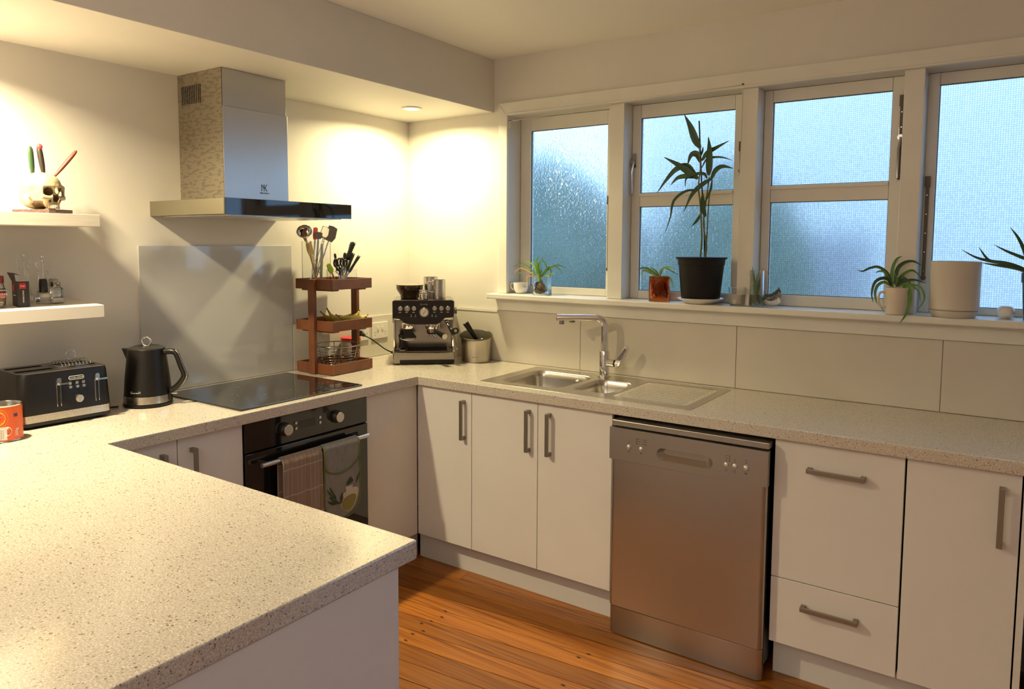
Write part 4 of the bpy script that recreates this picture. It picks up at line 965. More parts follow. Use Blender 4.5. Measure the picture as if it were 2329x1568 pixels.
tc_ = build('power_cord', M().tube(spline([(.05, -1.80, ZT + .030), (.09, -1.79, ZT + .006), (.12, -1.765, ZT + .004), (.14, -1.735, ZT + .004)], 5), .0032, 8), rubber, parent=toaster_)

t = thing('drink_tin', 'open orange tin printed with a white cup at left worktop edge', 'tin', (.298, -2.166, ZT + .0006))
AC = -math.atan2(-2.166 + 3.1119, 2.8615 - .298)
build('tin', M().lathe([(0, .0), (.0480, 0), (.0495, .002), (.0485, .004), (.0485, .109), (.0495, .112), (.0475, .113), (.0465, .110), (.0465, .010), (0, .008)], n=56), [mat('tin_steel', (.7, .68, .62), .2, 1.)], parent=t, local=True, smooth=True)
def wrap(r, z0, z1, a0, a1, nn=32): return M().grid(lambda u, v: (r * math.cos(a0 + (a1 - a0) * u), r * math.sin(a0 + (a1 - a0) * u), z0 + (z1 - z0) * v), nn, 1)
build('label', wrap(.0489, .005, .1085, -PI, PI, 60), mat('orange_label', (.72, .11, .018), .35), parent=t, local=True, smooth='full')
def patch(r, poly, mt, name, parent):
    """flat printed shape wrapped on a cylinder; poly in (arc metres to the right as seen, z)"""
    m = M(); m.add([(r * math.cos(AC + a / .049), r * math.sin(AC + a / .049), z) for a, z in poly], [tuple(range(len(poly)))]); return build(name, m, mt, parent=parent, local=True, fix=False)
yl = mat('yellow_print', (.80, .42, .02), .4)
m = M(); ringp = circ(.031, 26, (-.020, .075))
for rr_, mm in ((1, 0), (.78, 1)): 
    c0 = (-.020, .075); pts = [(c0[0] + (a - c0[0]) * rr_, c0[1] + (b - c0[1]) * rr_) for a, b in ringp]
    off = .0491 + .0002 * mm
    m.add([(off * math.cos(AC + c0[0] / .049), off * math.sin(AC + c0[0] / .049), c0[1])] + [(off * math.cos(AC + a / .049), off * math.sin(AC + a / .049), min(b, .107)) for a, b in pts], [(0, i + 1, (i + 1) % 26 + 1) for i in range(26)], mm)
build('printed_sun', m, [mat('amber_print', (.80, .25, .015), .4), yl], parent=t, local=True, fix=False)
m = M()
def strip_on(x0, x1, z0, z1, off, mi, seg=8):
    m.add([(off * math.cos(AC + (x0 + (x1 - x0) * i / seg) / .049), off * math.sin(AC + (x0 + (x1 - x0) * i / seg) / .049), z) for z in (z0, z1) for i in range(seg + 1)], [(i, i + 1, seg + 2 + i, seg + 1 + i) for i in range(seg)], mi)
strip_on(-.045, .006, .008, .048, .0496, 0); strip_on(-.045, .010, .040, .048, .0497, 0)
tb = [(.006 + .012 * math.cos(a) , .034 + .013 * math.sin(a)) for a in np.linspace(-1.9, 1.7, 14)]
m.tube([(.0495 * math.cos(AC + a / .049), .0495 * math.sin(AC + a / .049), z) for a, z in tb], .0024, 6, flat=.3)
for k in range(9): strip_on(-.036, -.010 + .004 * math.sin(k * 2), .054 + k * .0045, .0552 + k * .0045, .0498, 1, 4)
strip_on(.026, .038, .076, .086, .0496, 2, 3)
for k in range(6): strip_on(-.030 + k * .005, -.0275 + k * .005, .012, .040, .0499, 3, 1)
build('printed_cup', m, [print_wt, print_dk, mat('purple_print', (.06, .03, .09), .5), mat('pale_brown_print', (.55, .46, .36), .5)], parent=t, local=True, fix=False)
ar = AC + .033 / .049
text('label_lettering', '500g', .0125, (.0494 * math.cos(ar), .0494 * math.sin(ar), .028), (0, 0, 1), (math.sin(ar), -math.cos(ar), 0), print_wt, t)

t = thing('drinking_mug', 'pale pink mug barely showing at the left edge before the orange tin', 'mug', (.318, -2.238, ZT + .0006))
build('mug', M().lathe([(0, 0), (.032, 0), (.040, .006), (.042, .02), (.042, .078), (.0405, .080), (.039, .078), (.039, .01), (0, .006)], n=40), mat('pink_glaze', (.66, .52, .46), .25, coat=.4), parent=t, local=True, smooth=True)
build('handle', M().tube(spline([(-.030, -.030, .066), (-.045, -.045, .062), (-.052, -.052, .042), (-.042, -.042, .022), (-.030, -.028, .018)], 5), .005, 10), mat('pink_glaze', (.66, .52, .46), .25), parent=t, local=True, smooth='full')

# ================================================================ WOODEN RACK AND WHAT IT HOLDS
RX, RY = .160, -.703
t = thing('tiered_rack', 'three tier reddish wooden tray rack beside the hob', 'rack', (RX, RY, ZT), math.radians(2.5))
hw_, hd_ = .122, .130     # half sizes: x, y
def plank(p, x0, x1, y0, y1, z0, z1, name): return build(name, M().box(x0, x1, y0, y1, z0, z1), red_w, parent=p, local=True, bevel=.0012)
for zt in (.051, .252, .446):
    tray = build('tray', M().box(-hw_ + .008, hw_ - .008, -hd_ + .008, hd_ - .008, zt - .046, zt - .040), red_w, parent=t, local=True)
    plank(tray, hw_ - .009, hw_, -hd_, hd_, zt - .048, zt, 'tray_side'); plank(tray, -hw_, -hw_ + .009, -hd_, hd_, zt - .048, zt, 'tray_side')
    plank(tray, -hw_ + .0095, hw_ - .0095, -hd_, -hd_ + .009, zt - .048, zt, 'tray_side'); plank(tray, -hw_ + .0095, hw_ - .0095, hd_ - .009, hd_, zt - .048, zt, 'tray_side')
    if zt > .1:
        for y in (-.09, .09): plank(tray, -hw_ + .02, hw_ - .02, y - .02, y + .02, zt - .056, zt - .0485, 'batten')
for sy in (-1, 1): build('post', M().box(-.019, .019, sy * (hd_ + .010) - .0095, sy * (hd_ + .010) + .0095, .0005, .4455), red_w, parent=t, local=True, bevel=.0015)
TZ = [ZT + z - .0395 for z in (.051, .252, .446)]      # tray floors (world)

# wire fruit basket
t = thing('wire_basket', 'round steel wire fruit basket on the bottom tray of the rack', 'basket', (.162, -.690, TZ[0]))
def ringp(r, z, n=40): return [(r * math.cos(2 * PI * k / n), r * math.sin(2 * PI * k / n), z) for k in range(n)]
build('rim', M().tube(ringp(.112, .112), .0026, 8, closed=True), chrome_d, parent=t, local=True, smooth='full')
w = M(); prof = [(.112, .112), (.106, .088), (.103, .075), (.100, .062), (.096, .049), (.090, .037), (.080, .025), (.064, .016), (.045, .010), (.024, .007)]
for r, z in prof[1:]: w.tube(ringp(r, z, 32), .0015, 5, closed=True)
build('wire_rings', w, chrome_d, parent=t, local=True, smooth='full')
w = M()
for k in range(8):
    a = 2 * PI * k / 8 + .2; w.tube(spline([((r + .002) * math.cos(a), (r + .002) * math.sin(a), z - .001) for r, z in prof], 2), .0021, 6)
build('wire_ribs', w, chrome_d, parent=t, local=True, smooth='full')

def banana(label, p, bend, rz, L=.13, rx=0.):
    t = thing('banana', label, 'banana', p, group='bananas on the middle tray', rot=(rx, 0, rz))
    pts = [(L * .5 * math.sin(a * bend) / math.sin(bend), 0, L * .5 * (1 - math.cos(a * bend)) / math.sin(bend)) for a in np.linspace(-1, 1, 15)]
    rr = [q * 1.12 for q in (.0045, .0060, .010, .0135, .016, .0172, .0175, .0178, .0175, .017, .0155, .013, .009, .0055, .0035)]
    build('fruit', M().tube(pts, rr, 7), banana_m, parent=t, local=True, smooth='full')
    e = Vector(pts[0]); d = (Vector(pts[0]) - Vector(pts[1])).normalized()
    build('stalk', M().tube([e, e + d * .014, e + d * .022], [.0042, .0034, .0048], 7), mat('banana_stalk', (.25, .20, .06), .6), parent=t, local=True, smooth=True)
    build('tip', M().sphere(pts[-1], .0042, 6), mat('banana_tip', (.03, .02, .015), .8), parent=t, local=True, smooth='full')
banana('yellow banana nearest the front of the middle tray', (.170, -.650, TZ[1] + .021), 1.15, math.radians(62), .15)
banana('yellow banana lying behind the front one in the tray', (.118, -.640, TZ[1] + .022), .8, math.radians(75), .16)
banana('brown marked banana nearest the corner post', (.222, -.640, TZ[1] + .029), .55, math.radians(75), .15, rx=.1)

# clear holders and utensils on the top tray
ZC_ = TZ[2] + .0008
t = thing('utensil_vase', 'tall clear rectangular holder for ladles and spatulas', 'utensil holder', (.105, -.762, ZC_))
m = M(); o_ = rrect(-.045, .045, -.052, .052, .006, 4); i_ = rrect(-.042, .042, -.049, .049, .004, 4)
loft(m, [[(x, y, 0) for x, y in o_], [(x, y, .215) for x, y in o_], [(x, y, .215) for x, y in i_], [(x, y, .004) for x, y in i_]]); m.add([(x, y, 0) for x, y in o_], [tuple(range(len(o_)))[::-1]])
build('holder', m, acrylic, parent=t, local=True, smooth=True)
t = thing('cutlery_cup', 'short clear acrylic cup holding scissors and knives', 'utensil holder', (.200, -.690, ZC_))
m = M(); o_ = rrect(-.043, .043, -.060, .060, .008, 4); i_ = rrect(-.0405, .0405, -.0575, .0575, .006, 4)
loft(m, [[(x, y, 0) for x, y in o_], [(x, y, .082) for x, y in o_], [(x, y, .082) for x, y in i_], [(x, y, .004) for x, y in i_]]); m.add([(x, y, 0) for x, y in o_], [tuple(range(len(o_)))[::-1]])
build('holder', m, acrylic, parent=t, local=True, smooth=True)
GV = 'utensils in the tall clear holder'
def utensil(name, label, cat, b, e, group, parts):
    """b, e: world ends of the handle line; parts: callables given thing, points"""
    t = thing(name, label, cat, b, group=group); 
    for f in parts: f(t, Vector(b), Vector(e))
    return t
def rod(r0, r1, mt, flat=1., name='handle', a=0., z=1.):
    def f(t, b, e): d = e - b; build(name, M().tube([b + d * (a + (z - a) * q) for q in (0, .33, .66, 1)], [r0, (2 * r0 + r1) / 3, (r0 + 2 * r1) / 3, r1], 12, flat=flat), mt, parent=t, smooth=True)
    return f
def dish(r, depth, mt, ax, name='bowl', sc=(1, 1)):
    """hemispherical spoon bowl opening along ax at the upper end"""
    def f(t, b, e):
        A = Vector(ax).normalized(); U = A.cross((e - b).normalized()).normalized(); W = A.cross(U); d = (e - b).normalized(); c = e + W * 0 + d * r * .8
        m = M(); vs = []; nr, na = 6, 24
        for j in range(nr + 1):
            q = PI / 2 * j / nr; rr_ = r * math.sin(q); h_ = -depth * math.cos(q)
            for k in range(na): a = 2 * PI * k / na; vs.append(c + U * rr_ * sc[0] * math.cos(a) + W * rr_ * sc[1] * math.sin(a) + A * h_)
        m.add(vs, [(j * na + k, j * na + (k + 1) % na, (j + 1) * na + (k + 1) % na, (j + 1) * na + k) for j in range(nr) for k in range(na)])
        build(name, m, mt, parent=t, smooth='full', solid=.0012)
    return f
def blade(w, L, mt, name='blade', n=(1, 0, .0), taper=.8, th=.0016):
    def f(t, b, e):
        d = (e - b).normalized(); s = d.cross(Vector(n)).normalized(); q = d.cross(s)
        m = M(); P4 = [e - s * w * .3, e + s * w * .3, e + d * L * .35 + s * w * .5, e + d * L + s * w * .5 * taper, e + d * (L + .004), e + d * L - s * w * .5 * taper, e + d * L * .35 - s * w * .5]
        n_ = len(P4); m.add([p - q * th / 2 for p in P4] + [p + q * th / 2 for p in P4], [tuple(range(n_)), tuple(range(n_, 2 * n_))[::-1]] + [(i, (i + 1) % n_, n_ + (i + 1) % n_, n_ + i) for i in range(n_)])
        build(name, m, mt, parent=t)
    return f
zf_ = ZC_ + .008
utensil('ladle', 'steel ladle with its round bowl facing left under the hood', 'ladle', (.122, -.735, zf_), (.100, -.815, ZC_ + .232), GV, [rod(.0022, .0032, chrome, .6, 'handle'), dish(.036, .024, chrome, (.75, -.45, -.55))])
utensil('slotted_spoon', 'steel slotted spoon leaning right in the tall holder', 'spoon', (.088, -.795, zf_), (.112, -.722, ZC_ + .236), GV, [rod(.0024, .0032, chrome, .6), blade(.052, .045, chrome, 'head', (1, .3, .5))])
utensil('spatula', 'steel fish slice spreading out to the right under the canopy', 'spatula', (.120, -.790, zf_), (.098, -.706, ZC_ + .225), GV, [rod(.0026, .0034, chrome, .6), blade(.060, .060, chrome_d, 'head', (.9, -.2, -.3))])
utensil('silicone_spatula', 'spatula with a dark red silicone head in the tall holder', 'spatula', (.085, -.775, zf_), (.092, -.758, ZC_ + .222), GV, [rod(.0045, .0045, steel), blade(.028, .055, mat('red_silicone', (.28, .02, .025), .45), 'head', (1, .2, 0), .9, .006)])
utensil('wooden_spatula', 'flat pale bamboo spatula standing at the left of the holder', 'spatula', (.118, -.772, zf_), (.112, -.800, ZC_ + .150), GV, [rod(.006, .006, mat('bamboo_wood', (.52, .36, .16), .5), .5), blade(.030, .055, mat('bamboo_wood', (.52, .36, .16), .5), 'head', (1, -.3, 0), 1, .004)])
utensil('turner', 'wide steel turner pointing right just under the canopy edge', 'turner', (.110, -.785, zf_), (.110, -.690, ZC_ + .215), GV, [rod(.004, .0045, chrome_d, .5), blade(.055, .075, chrome_d, 'head', (.9, -.5, -.2))])
utensil('serving_fork', 'steel serving fork crossing behind the other utensils', 'fork', (.070, -.725, zf_), (.080, -.800, ZC_ + .215), GV, [rod(.0035, .005, chrome_d, .5), blade(.022, .050, chrome_d, 'tines', (1, -.6, 0), .8)])
utensil('potato_masher', 'steel potato masher shaft in the middle of the tall holder', 'masher', (.100, -.770, zf_), (.108, -.752, ZC_ + .225), GV, [rod(.0065, .0045, chrome_d), blade(.036, .030, chrome_d, 'head', (1, -.5, -.2), 1, .006)])
utensil('whisk', 'steel balloon whisk handle leaning in the tall holder', 'whisk', (.078, -.740, zf_), (.075, -.770, ZC_ + .215), GV, [rod(.0055, .0050, steel)])
utensil('grey_handled_spoon', 'plastic spoon with a pale grey ribbed handle in the holder', 'spoon', (.125, -.755, zf_), (.118, -.738, ZC_ + .200), GV, [rod(.0065, .0075, mat('grey_plastic', (.42, .42, .40), .4), .7)])
utensil('tongs', 'long steel tongs standing at the right side of the holder', 'tongs', (.095, -.730, zf_), (.105, -.725, ZC_ + .205), GV, [rod(.006, .004, chrome, .3), ])
GC = 'tools in the short clear cup'
def scissors(label, b, a_, ring, mt=black_pl, ry=.85):
    """b: pivot; a_: lean angle in the wall plane; two finger loops at the top"""
    t = thing('kitchen_scissors', label, 'scissors', b, group=GC); B = Vector(b); U = Vector((0, 1, 0)); Z = Vector((0, 0, 1))
    d = (Z * math.cos(a_) + U * math.sin(a_)); s = (U * math.cos(a_) - Z * math.sin(a_))
    for sg in (-1, 1):
        c = B + d * .048 + s * sg * .019
        lp = M().tube([c + (s * math.cos(q) * ring * ry + d * math.sin(q) * ring * 1.35) for q in np.linspace(0, 2 * PI, 25)[:-1]], .0042, 8, closed=True)
        lp.tube([c - d * ring * 1.3, B + d * .006, B - d * .01], [.0042, .005, .005], 8); build('finger_loop', lp, mt, parent=t, smooth='full')
        build('blade', M().add([B + s * sg * .002 + s * .006, B + s * sg * .002 - s * .006, B - d * .062 + s * sg * .004 - s * .001, B - d * .062 + s * sg * .004 + s * .003], [(0, 1, 2, 3)]), steel, parent=t, solid=.0014)
    return t
scissors('black handled kitchen scissors in the front of the clear cup', (.222, -.722, ZC_ + .066), -.10, .0135)
scissors('second black scissors with grey lined loops behind the first', (.196, -.694, ZC_ + .066), .22, .0125)
utensil('peeler', 'lime green peeler leaning left in the clear cup', 'peeler', (.195, -.715, zf_), (.190, -.742, ZC_ + .066), GC, [rod(.003, .004, steel), blade(.026, .044, mat('lime_green', (.28, .42, .02), .4), 'handle', (1, -.1, 0), .7, .008)])
def knife_in_cup(name, label, b, e, hl, r, mt=black_pl, cat='knife', fl=.7, cap=True):
    b, e = Vector(b), Vector(e); d = (e - b).normalized(); s = e - d * hl
    t = thing(name, label, cat, b, group=GC)
    build('blade', M().tube([b, s - d * .0005], [r * .5, r * .8], 8, flat=.15), steel, parent=t)
    build('handle', M().tube([s, s + d * hl * .15, s + d * hl * .5, s + d * hl * .85, s + d * hl * .97, e], [r * .8, r, r * .9, r * 1.15, r * 1.05, r * .4], 12, flat=fl), mt, parent=t, smooth='full')
    return t
knife_in_cup('knife', 'black handled knife upright behind the scissors', (.190, -.700, zf_), (.178, -.712, ZC_ + .157), .085, .0075)
knife_in_cup('knife', 'black knife handle leaning right, left of the brown handled one', (.205, -.700, zf_), (.180, -.648, ZC_ + .160), .095, .0078)
knife_in_cup('knife', 'dark steel edged handle leaning right below the broad black handle', (.215, -.705, zf_), (.190, -.604, ZC_ + .158), .105, .0085)
knife_in_cup('knife', 'lowest black handle leaning furthest right in the cup', (.222, -.715, zf_), (.222, -.596, ZC_ + .146), .105, .0080, fl=.8)
knife_in_cup('tongs', 'broad black oval tool handle rising highest at the right', (.190, -.700, zf_), (.172, -.588, ZC_ + .212), .100, .0150, cat='tongs', fl=.45)
knife_in_cup('teaspoon', 'thin steel handle between the black knives', (.215, -.690, zf_), (.185, -.672, ZC_ + .140), .060, .0045, chrome, 'spoon')
knife_in_cup('slim_utensil', 'slim steel skewer leaning left inside the clear cup', (.225, -.672, zf_), (.205, -.735, ZC_ + .075), .03, .003, chrome, 'skewer')

# jar with red lid behind the rack
t = thing('red_lid_jar', 'clear jar with bright red screw lid behind the rack', 'jar', (.064, -.512, ZT + .0006))
build('jar', M().lathe([(0, 0), (.046, 0), (.050, .005), (.050, .098), (.046, .112), (.0435, .113), (.0475, .097), (.0475, .006), (0, .004)], n=36), mat('hazy_plastic_jar', (.93, .84, .78), .12, trans=.75, ior=1.35), parent=t, local=True, smooth=True)
build('lid', M().lathe([(.0485, .1135), (.0505, .1150), (.0505, .129), (.048, .132), (0, .132)], n=40), mat('red_lid', (.60, .02, .03), .35), parent=t, local=True, smooth=True)
build('contents', M().lathe([(0, .0045), (.0468, .0065), (.0468, .050), (0, .052)], n=30), mat('jar_contents', (.55, .34, .24), .8), parent=t, local=True, smooth=True)

# power points
pp = mat('white_switch_plate', (.74, .71, .66), .3)
def outlet(y0, y1, label, plug):
    t = thing('power_outlet', label, 'power outlet', (.008, (y0 + y1) / 2, .975), group='white double power outlets on the splashback')
    build('plate', M().prism(rrect(y0, y1, .975, 1.062, .004, 3), .0082, .0165, axis='x'), pp, parent=t, bevel=.0015)
    for k in (-1, 1): build('switch', M().prism(rrect((y0 + y1) / 2 + k * .017 - .0055, (y0 + y1) / 2 + k * .017 + .0055, 1.020, 1.038, .002, 3), .0166, .0205, axis='x'), pp, parent=t, bevel=.001)
    sl = M()
    for k in (-1, 1):
        cy = (y0 + y1) / 2 + k * .038
        for dy, dz in ((-.006, .008), (.006, .008), (0, -.006)): sl.box(.0166, .0169, cy + dy - .001, cy + dy + .001, 1.000 + dz - .004, 1.000 + dz + .004)
    build('sockets', sl, dark_gap, parent=t)
outlet(-.314, -.192, 'right power outlet nearest the coffee machine, nothing plugged in', False)
outlet(-.452, -.334, 'left power outlet behind the rack with a black plug', True)
# ================================================================ COFFEE MACHINE
blk = mat('machine_black', (.020, .014, .013), .16, .3, coat=.5)
t = thing('espresso_machine', 'black and steel espresso machine with round pressure gauge in the corner', 'espresso machine', (.3945, -.3255, ZT), math.radians(41.4))
LB = dict(parent=t, local=True)
build('base', M().prism([(-.155, 0), (-.150, -.004), (.150, -.004), (.155, 0), (.157, .02), (.157, .262), (-.157, .262), (-.157, .02)], .004, .060), mat('machine_base_steel', (.36, .33, .29), .25, .9), bevel=.003, smooth=True, **LB)
build('base_skirt', M().box(-.120, .155, -.0055, -.0042, .004, .024), black_pl, **LB)
for a in (-.13, .13): build('foot', M().lathe([(.012, 0), (.012, .0038)], (a, .02, 0), n=14), rubber, **LB)
dt = M().box(-.135, .135, .010, .165, .0602, .066)
tray_ = build('drip_tray', dt, mat('drip_tray_steel', (.20, .18, .16), .22, .9), bevel=.002, **LB)
gr = M()
for k in range(14): y = .022 + k * .0100; gr.box(-.120, .120, y, y + .0035, .0661, .0668)
build('drip_grille', gr, dark_gap, **LB)
build('back_panel', M().box(-.148, .148, .172, .262, .0602, .2085), mat('machine_back_steel', (.55, .50, .43), .18, 1.), bevel=.003, **LB)
for sx in (-1, 1):
    x = sx * .1525
    build('side_frame', M().prism([(.155, .0602), (.245, .0602), (.262, .090), (.262, .300), (.250, .322), (.235, .328), (.172, .328), (.172, .0950), (.060, .0700), (.155, .064)][:0] + [(.010, .0602), (.262, .0602), (.262, .322), (.030, .322), (.030, .2095), (.1705, .2095), (.1705, .110), (.120, .075), (.010, .070)], x - .0045, x + .0045, axis='x'), mat('machine_side_steel', (.62, .58, .52), .18, 1.), bevel=.001, **LB)
hd = M().prism([(-.147, .2405), (-.118, .2390), (-.098, .2200), (-.075, .2095), (.072, .2095), (.092, .2250), (.105, .2395), (.147, .2420), (.147, .3285), (-.147, .3285)], .004, .262, axis='y')
build('head', hd, blk, bevel=.003, **LB)
fp = M().prism([(-.155, .236), (-.122, .232), (-.098, .212), (-.070, .2035), (.066, .2035), (.088, .215), (.108, .236), (.146, .238), (.154, .246), (.154, .320), (.146, .327), (-.150, .327), (-.156, .320)], -.004, .0035, axis='y')
cp = build('control_panel', fp, blk, bevel=.0025, **LB)
def btn(x, z, r, name='button', ring=None, dp=.007, mt=steel):
    m = M().cyl((x, -.0042, z), (x, -.0042 - dp, z), r, r * .92, n=26)
    if ring: m.cyl((x, -.0042, z), (x, -.0042 - dp * .5, z), r * ring, n=30, mi=1)
    return build(name, m, [mt, chrome_d], smooth=True, bevel=.0005, **LB)
for x in (-.116, -.048, .056, .090, .123): btn(x, .286, .0118)
btn(-.082, .286, .0105, 'grind_dial', 1.45, .012)
btn(.003, .266, .0215, 'gauge_bezel', 1.15, .008, steel)
ga = M().lathe([(0, 0), (.0185, 0)], n=30); ga = M().cyl((.003, -.0124, .266), (.003, -.0128, .266), .0185, n=32); build('gauge_face', ga, mat('gauge_face', (.72, .68, .60), .4), **LB)
build('gauge_needle', M().prism([(-.004, .257), (-.002, .256), (.012, .277), (.011, .278)], -.0134, -.0131, axis='y'), print_dk, **LB)
mk = M()
for x in (-.118, -.085, -.050, .055, .090, .122): mk.box(x - .006, x + .006, -.0046, -.0043, .2655, .2675)
for x in (-.062, -.040, .043, .062): mk.box(x - .004, x + .004, -.0046, -.0043, .244, .2455); mk.box(x - .0015, x + .0015, -.0046, -.0043, .251, .254)
build('printed_marks', mk, print_wt, **LB)['kind'] = 'stuff'
text('brand_lettering', 'Breville', .0125, (.003, -.0046, .306), (1, 0, 0), (0, 0, 1), mat('grey_lettering', (.25, .24, .22), .4), t)
build('steam_dial', M().cyl((.1575, .040, .270), (.170, .040, .270), .017, n=24), mat('dial_grey', (.10, .095, .09), .35), smooth=True, **LB)
build('group_head', M().lathe([(.036, .178), (.038, .186), (.038, .203)], (.045, .055, 0), n=36), chrome, smooth=True, **LB)
pf = M().lathe([(.0, .150), (.024, .150), (.031, .158), (.031, .1775)], (.045, .055, 0), n=30); build('portafilter', pf, chrome_d, smooth=True, **LB)
hb, he = Vector((.058, .028, .168)), Vector((.104, -.070, .150)); dd = (he - hb).normalized()
build('portafilter_handle', M().tube([hb, hb + dd * .02, hb + dd * .05, he - dd * .012, he], [.007, .010, .0125, .0150, .0150], 18), black_pl, smooth=True, **LB)
build('handle_cap', M().cyl(he, he + dd * .002, .0140, n=22), steel, smooth=True, **LB)
build('spouts', M().tube([(.045, .045, .152), (.033, .040, .140), (.030, .038, .130)], .006, 10).tube([(.045, .045, .152), (.057, .040, .140), (.060, .038, .130)], .006, 10), chrome_d, smooth=True, **LB)
build('grinder_outlet', M().lathe([(.032, .178), (.034, .182), (.034, .203)], (-.078, .060, 0), n=30), chrome, smooth=True, **LB)
build('grinder_cradle', M().prism([(-.112, .130), (-.046, .130), (-.042, .140), (-.056, .160), (-.056, .1775), (-.100, .1775), (-.100, .160), (-.116, .140)], .035, .085, axis='y'), black_pl, bevel=.003, **LB)
build('cradle_fork', M().tube(spline([(-.116, .050, .140), (-.112, .020, .128), (-.078, .010, .124), (-.044, .020, .128), (-.040, .050, .140)], 5), .0030, 8), chrome, smooth='full', **LB)
sw = spline([(.118, .020, .215), (.120, -.005, .205), (.140, -.030, .180), (.150, -.045, .160)], 5)
build('steam_wand', M().tube(sw, .0058, 10).tube(spline([(.150, -.045, .160), (.160, -.050, .120), (.168, -.055, .082)], 5), .0040, 10).sphere((.118, .015, .216), .011, 10), chrome_d, smooth='full', **LB)
build('wand_grip', M().tube([(.128, -.016, .194), (.142, -.034, .174), (.152, -.046, .156)], [.008, .010, .009], 12).tube([(.160 + .0125 * math.cos(a), -.046, .176 + .0125 * math.sin(a)) for a in np.linspace(0, 2 * PI, 21)[:-1]], .0042, 8, closed=True), black_pl, smooth='full', **LB)
build('bean_hopper', M().lathe([(.044, .3290), (.048, .334), (.048, .345), (.066, .372), (.069, .380), (.069, .396)], (-.072, .125, 0), n=44), mat('smoked_hopper', (.035, .022, .014), .08, trans=.3, coat=.5), smooth=True, **LB)
build('hopper_lid', M().lathe([(.0715, .3965), (.0720, .400), (.060, .4035), (.0, .4055)], (-.072, .125, 0), n=44), mat('hopper_lid', (.20, .15, .10), .15, coat=.5), smooth=True, **LB)
pc = build('power_cord', M().tube(spline([(.056, -.404, 1.005), (.075, -.375, .985), (.085, -.335, .955), (.095, -.295, .925), (.112, -.265, .907)], 6), .0032, 8), rubber, parent=t, smooth='full')
build('plug', M().cyl((.0210, -.418, 1.018), (.040, -.418, 1.018), .017, .015, n=18).cyl((.040, -.418, 1.018), (.056, -.404, 1.005), .012, .007, n=14), rubber, parent=pc, smooth=True)
build('cord_end', M().cyl((.112, -.265, .907), (.122, -.250, .901), .0075, .0065, n=12), rubber, parent=pc, smooth=True)
TT = WM[t.name]
def on_machine(x, y, z): return TT @ Vector((x, y, z))
t = thing('coffee_tamper', 'black tamper standing on the drip tray at the left', 'tamper', on_machine(-.112, .045, .0672), math.radians(41))
build('tamper', M().lathe([(.0, 0), (.030, 0), (.030, .006), (.017, .014), (.0135, .030), (.0135, .066), (.0165, .072), (.0165, .082), (.011, .086), (.009, .102), (0, .104)], n=30), black_pl, parent=t, local=True, smooth=True)
build('tamper_band', M().lathe([(.0303, .0012), (.0303, .005)], n=30, cap=False), chrome_d, parent=t, local=True)
def jug(name, label, p, rz, r, h):
    t = thing(name, label, 'jug', p, rz, group='steel milk jugs on top of the coffee machine')
    build('jug', M().lathe([(0, 0), (r * .98, 0), (r, .003), (r * .995, h * .5), (r, h), (r * .97, h), (r * .96, h * .5), (r * .95, .005), (0, .003)], n=40), steel, parent=t, local=True, smooth=True)
    build('handle', M().tube(spline([(r + .001, 0, h * .86), (r + .018, 0, h * .88), (r + .022, 0, h * .80), (r + .018, 0, h * .40), (r + .001, 0, h * .32)], 5), .0028, 8, flat=1.6), chrome, parent=t, local=True, smooth='full')
p = on_machine(.078, .085, .3292); jug('milk_jug', 'front steel milk jug with handle on its left', p, math.radians(-120), .0355, .098)
p = on_machine(.038, .180, .3292); jug('milk_jug', 'rear steel milk jug half hidden by the front one', p, math.radians(146), .0375, .108)
for k in range(3):
    p = on_machine(-.002, .045, .3292)
    z = [0, .0165, .0285][k]
    t = thing('filter_basket', ['lowest steel filter basket of the small stack', 'middle steel filter basket of the small stack', 'topmost tilted steel filter basket of the stack'][k], 'filter basket', (p.x, p.y, p.z + z + .0003), group='stack of steel filter baskets on the coffee machine', rot=(0, (0, 0, .16)[k], 0))
    build('basket', M().lathe([(0, 0), (.0195, 0), (.0215, .002), (.0235, .0155 + .007 * (k == 0)), (.0268, .0160 + .007 * (k == 0)), (.0268, .0168 + .007 * (k == 0)), (.0222, .0168 + .007 * (k == 0)), (.0205, .003), (0, .002)], n=32), chrome, parent=t, local=True, smooth=True)

# knock box
t = thing('knock_box', 'oval steel knock box with dark interior beside the coffee machine', 'knock box', (.545, -.085, ZT + .0006), math.radians(34))
m = M(); kn = 48
def oval(s, zf): return [(s * 1.0 * math.cos(2 * PI * k / kn), s * .94 * math.sin(2 * PI * k / kn), zf(math.sin(2 * PI * k / kn))) for k in range(kn)]
loft(m, [oval(.074, lambda s: .0), oval(.076, lambda s: .002), oval(.0765, lambda s: .06), oval(.079, lambda s: .118 + .012 * s), oval(.0835, lambda s: .133 + .018 * s)], cap_last=False); m.add(oval(.074, lambda s: 0.), [tuple(range(kn))[::-1]])
build('shell', m, mat('knock_box_steel', (.50, .46, .40), .28, 1., bump=(160, (1, 1, 20), .02)), parent=t, local=True, smooth=True)
m = M(); loft(m, [oval(.0835, lambda s: .1332 + .018 * s), oval(.0865, lambda s: .137 + .018 * s), oval(.0835, lambda s: .1405 + .018 * s), oval(.0795, lambda s: .136 + .018 * s), oval(.072, lambda s: .10), oval(.070, lambda s: .03)])
build('liner', m, mat('knock_box_liner', (.065, .055, .035), .45), parent=t, local=True, smooth=True)
build('knock_bar', M().cyl((-.068, 0, .105), (.068, 0, .105), .009, n=16), rubber, parent=t, local=True, smooth=True)
build('coffee_grounds', M().lathe([(0, .080), (.03, .078), (.069, .070)], n=24, cap=False), mat('coffee_grounds', (.10, .05, .02), .95, bump=(300, (1, 1, 1), .8)), parent=t, local=True, smooth=True)
text('brand_lettering', 'Breville', .0095, (.0, -.0735, .030), (1, 0, 0), (0, 0, 1), mat('etched_mark', (.22, .20, .17), .5), t)
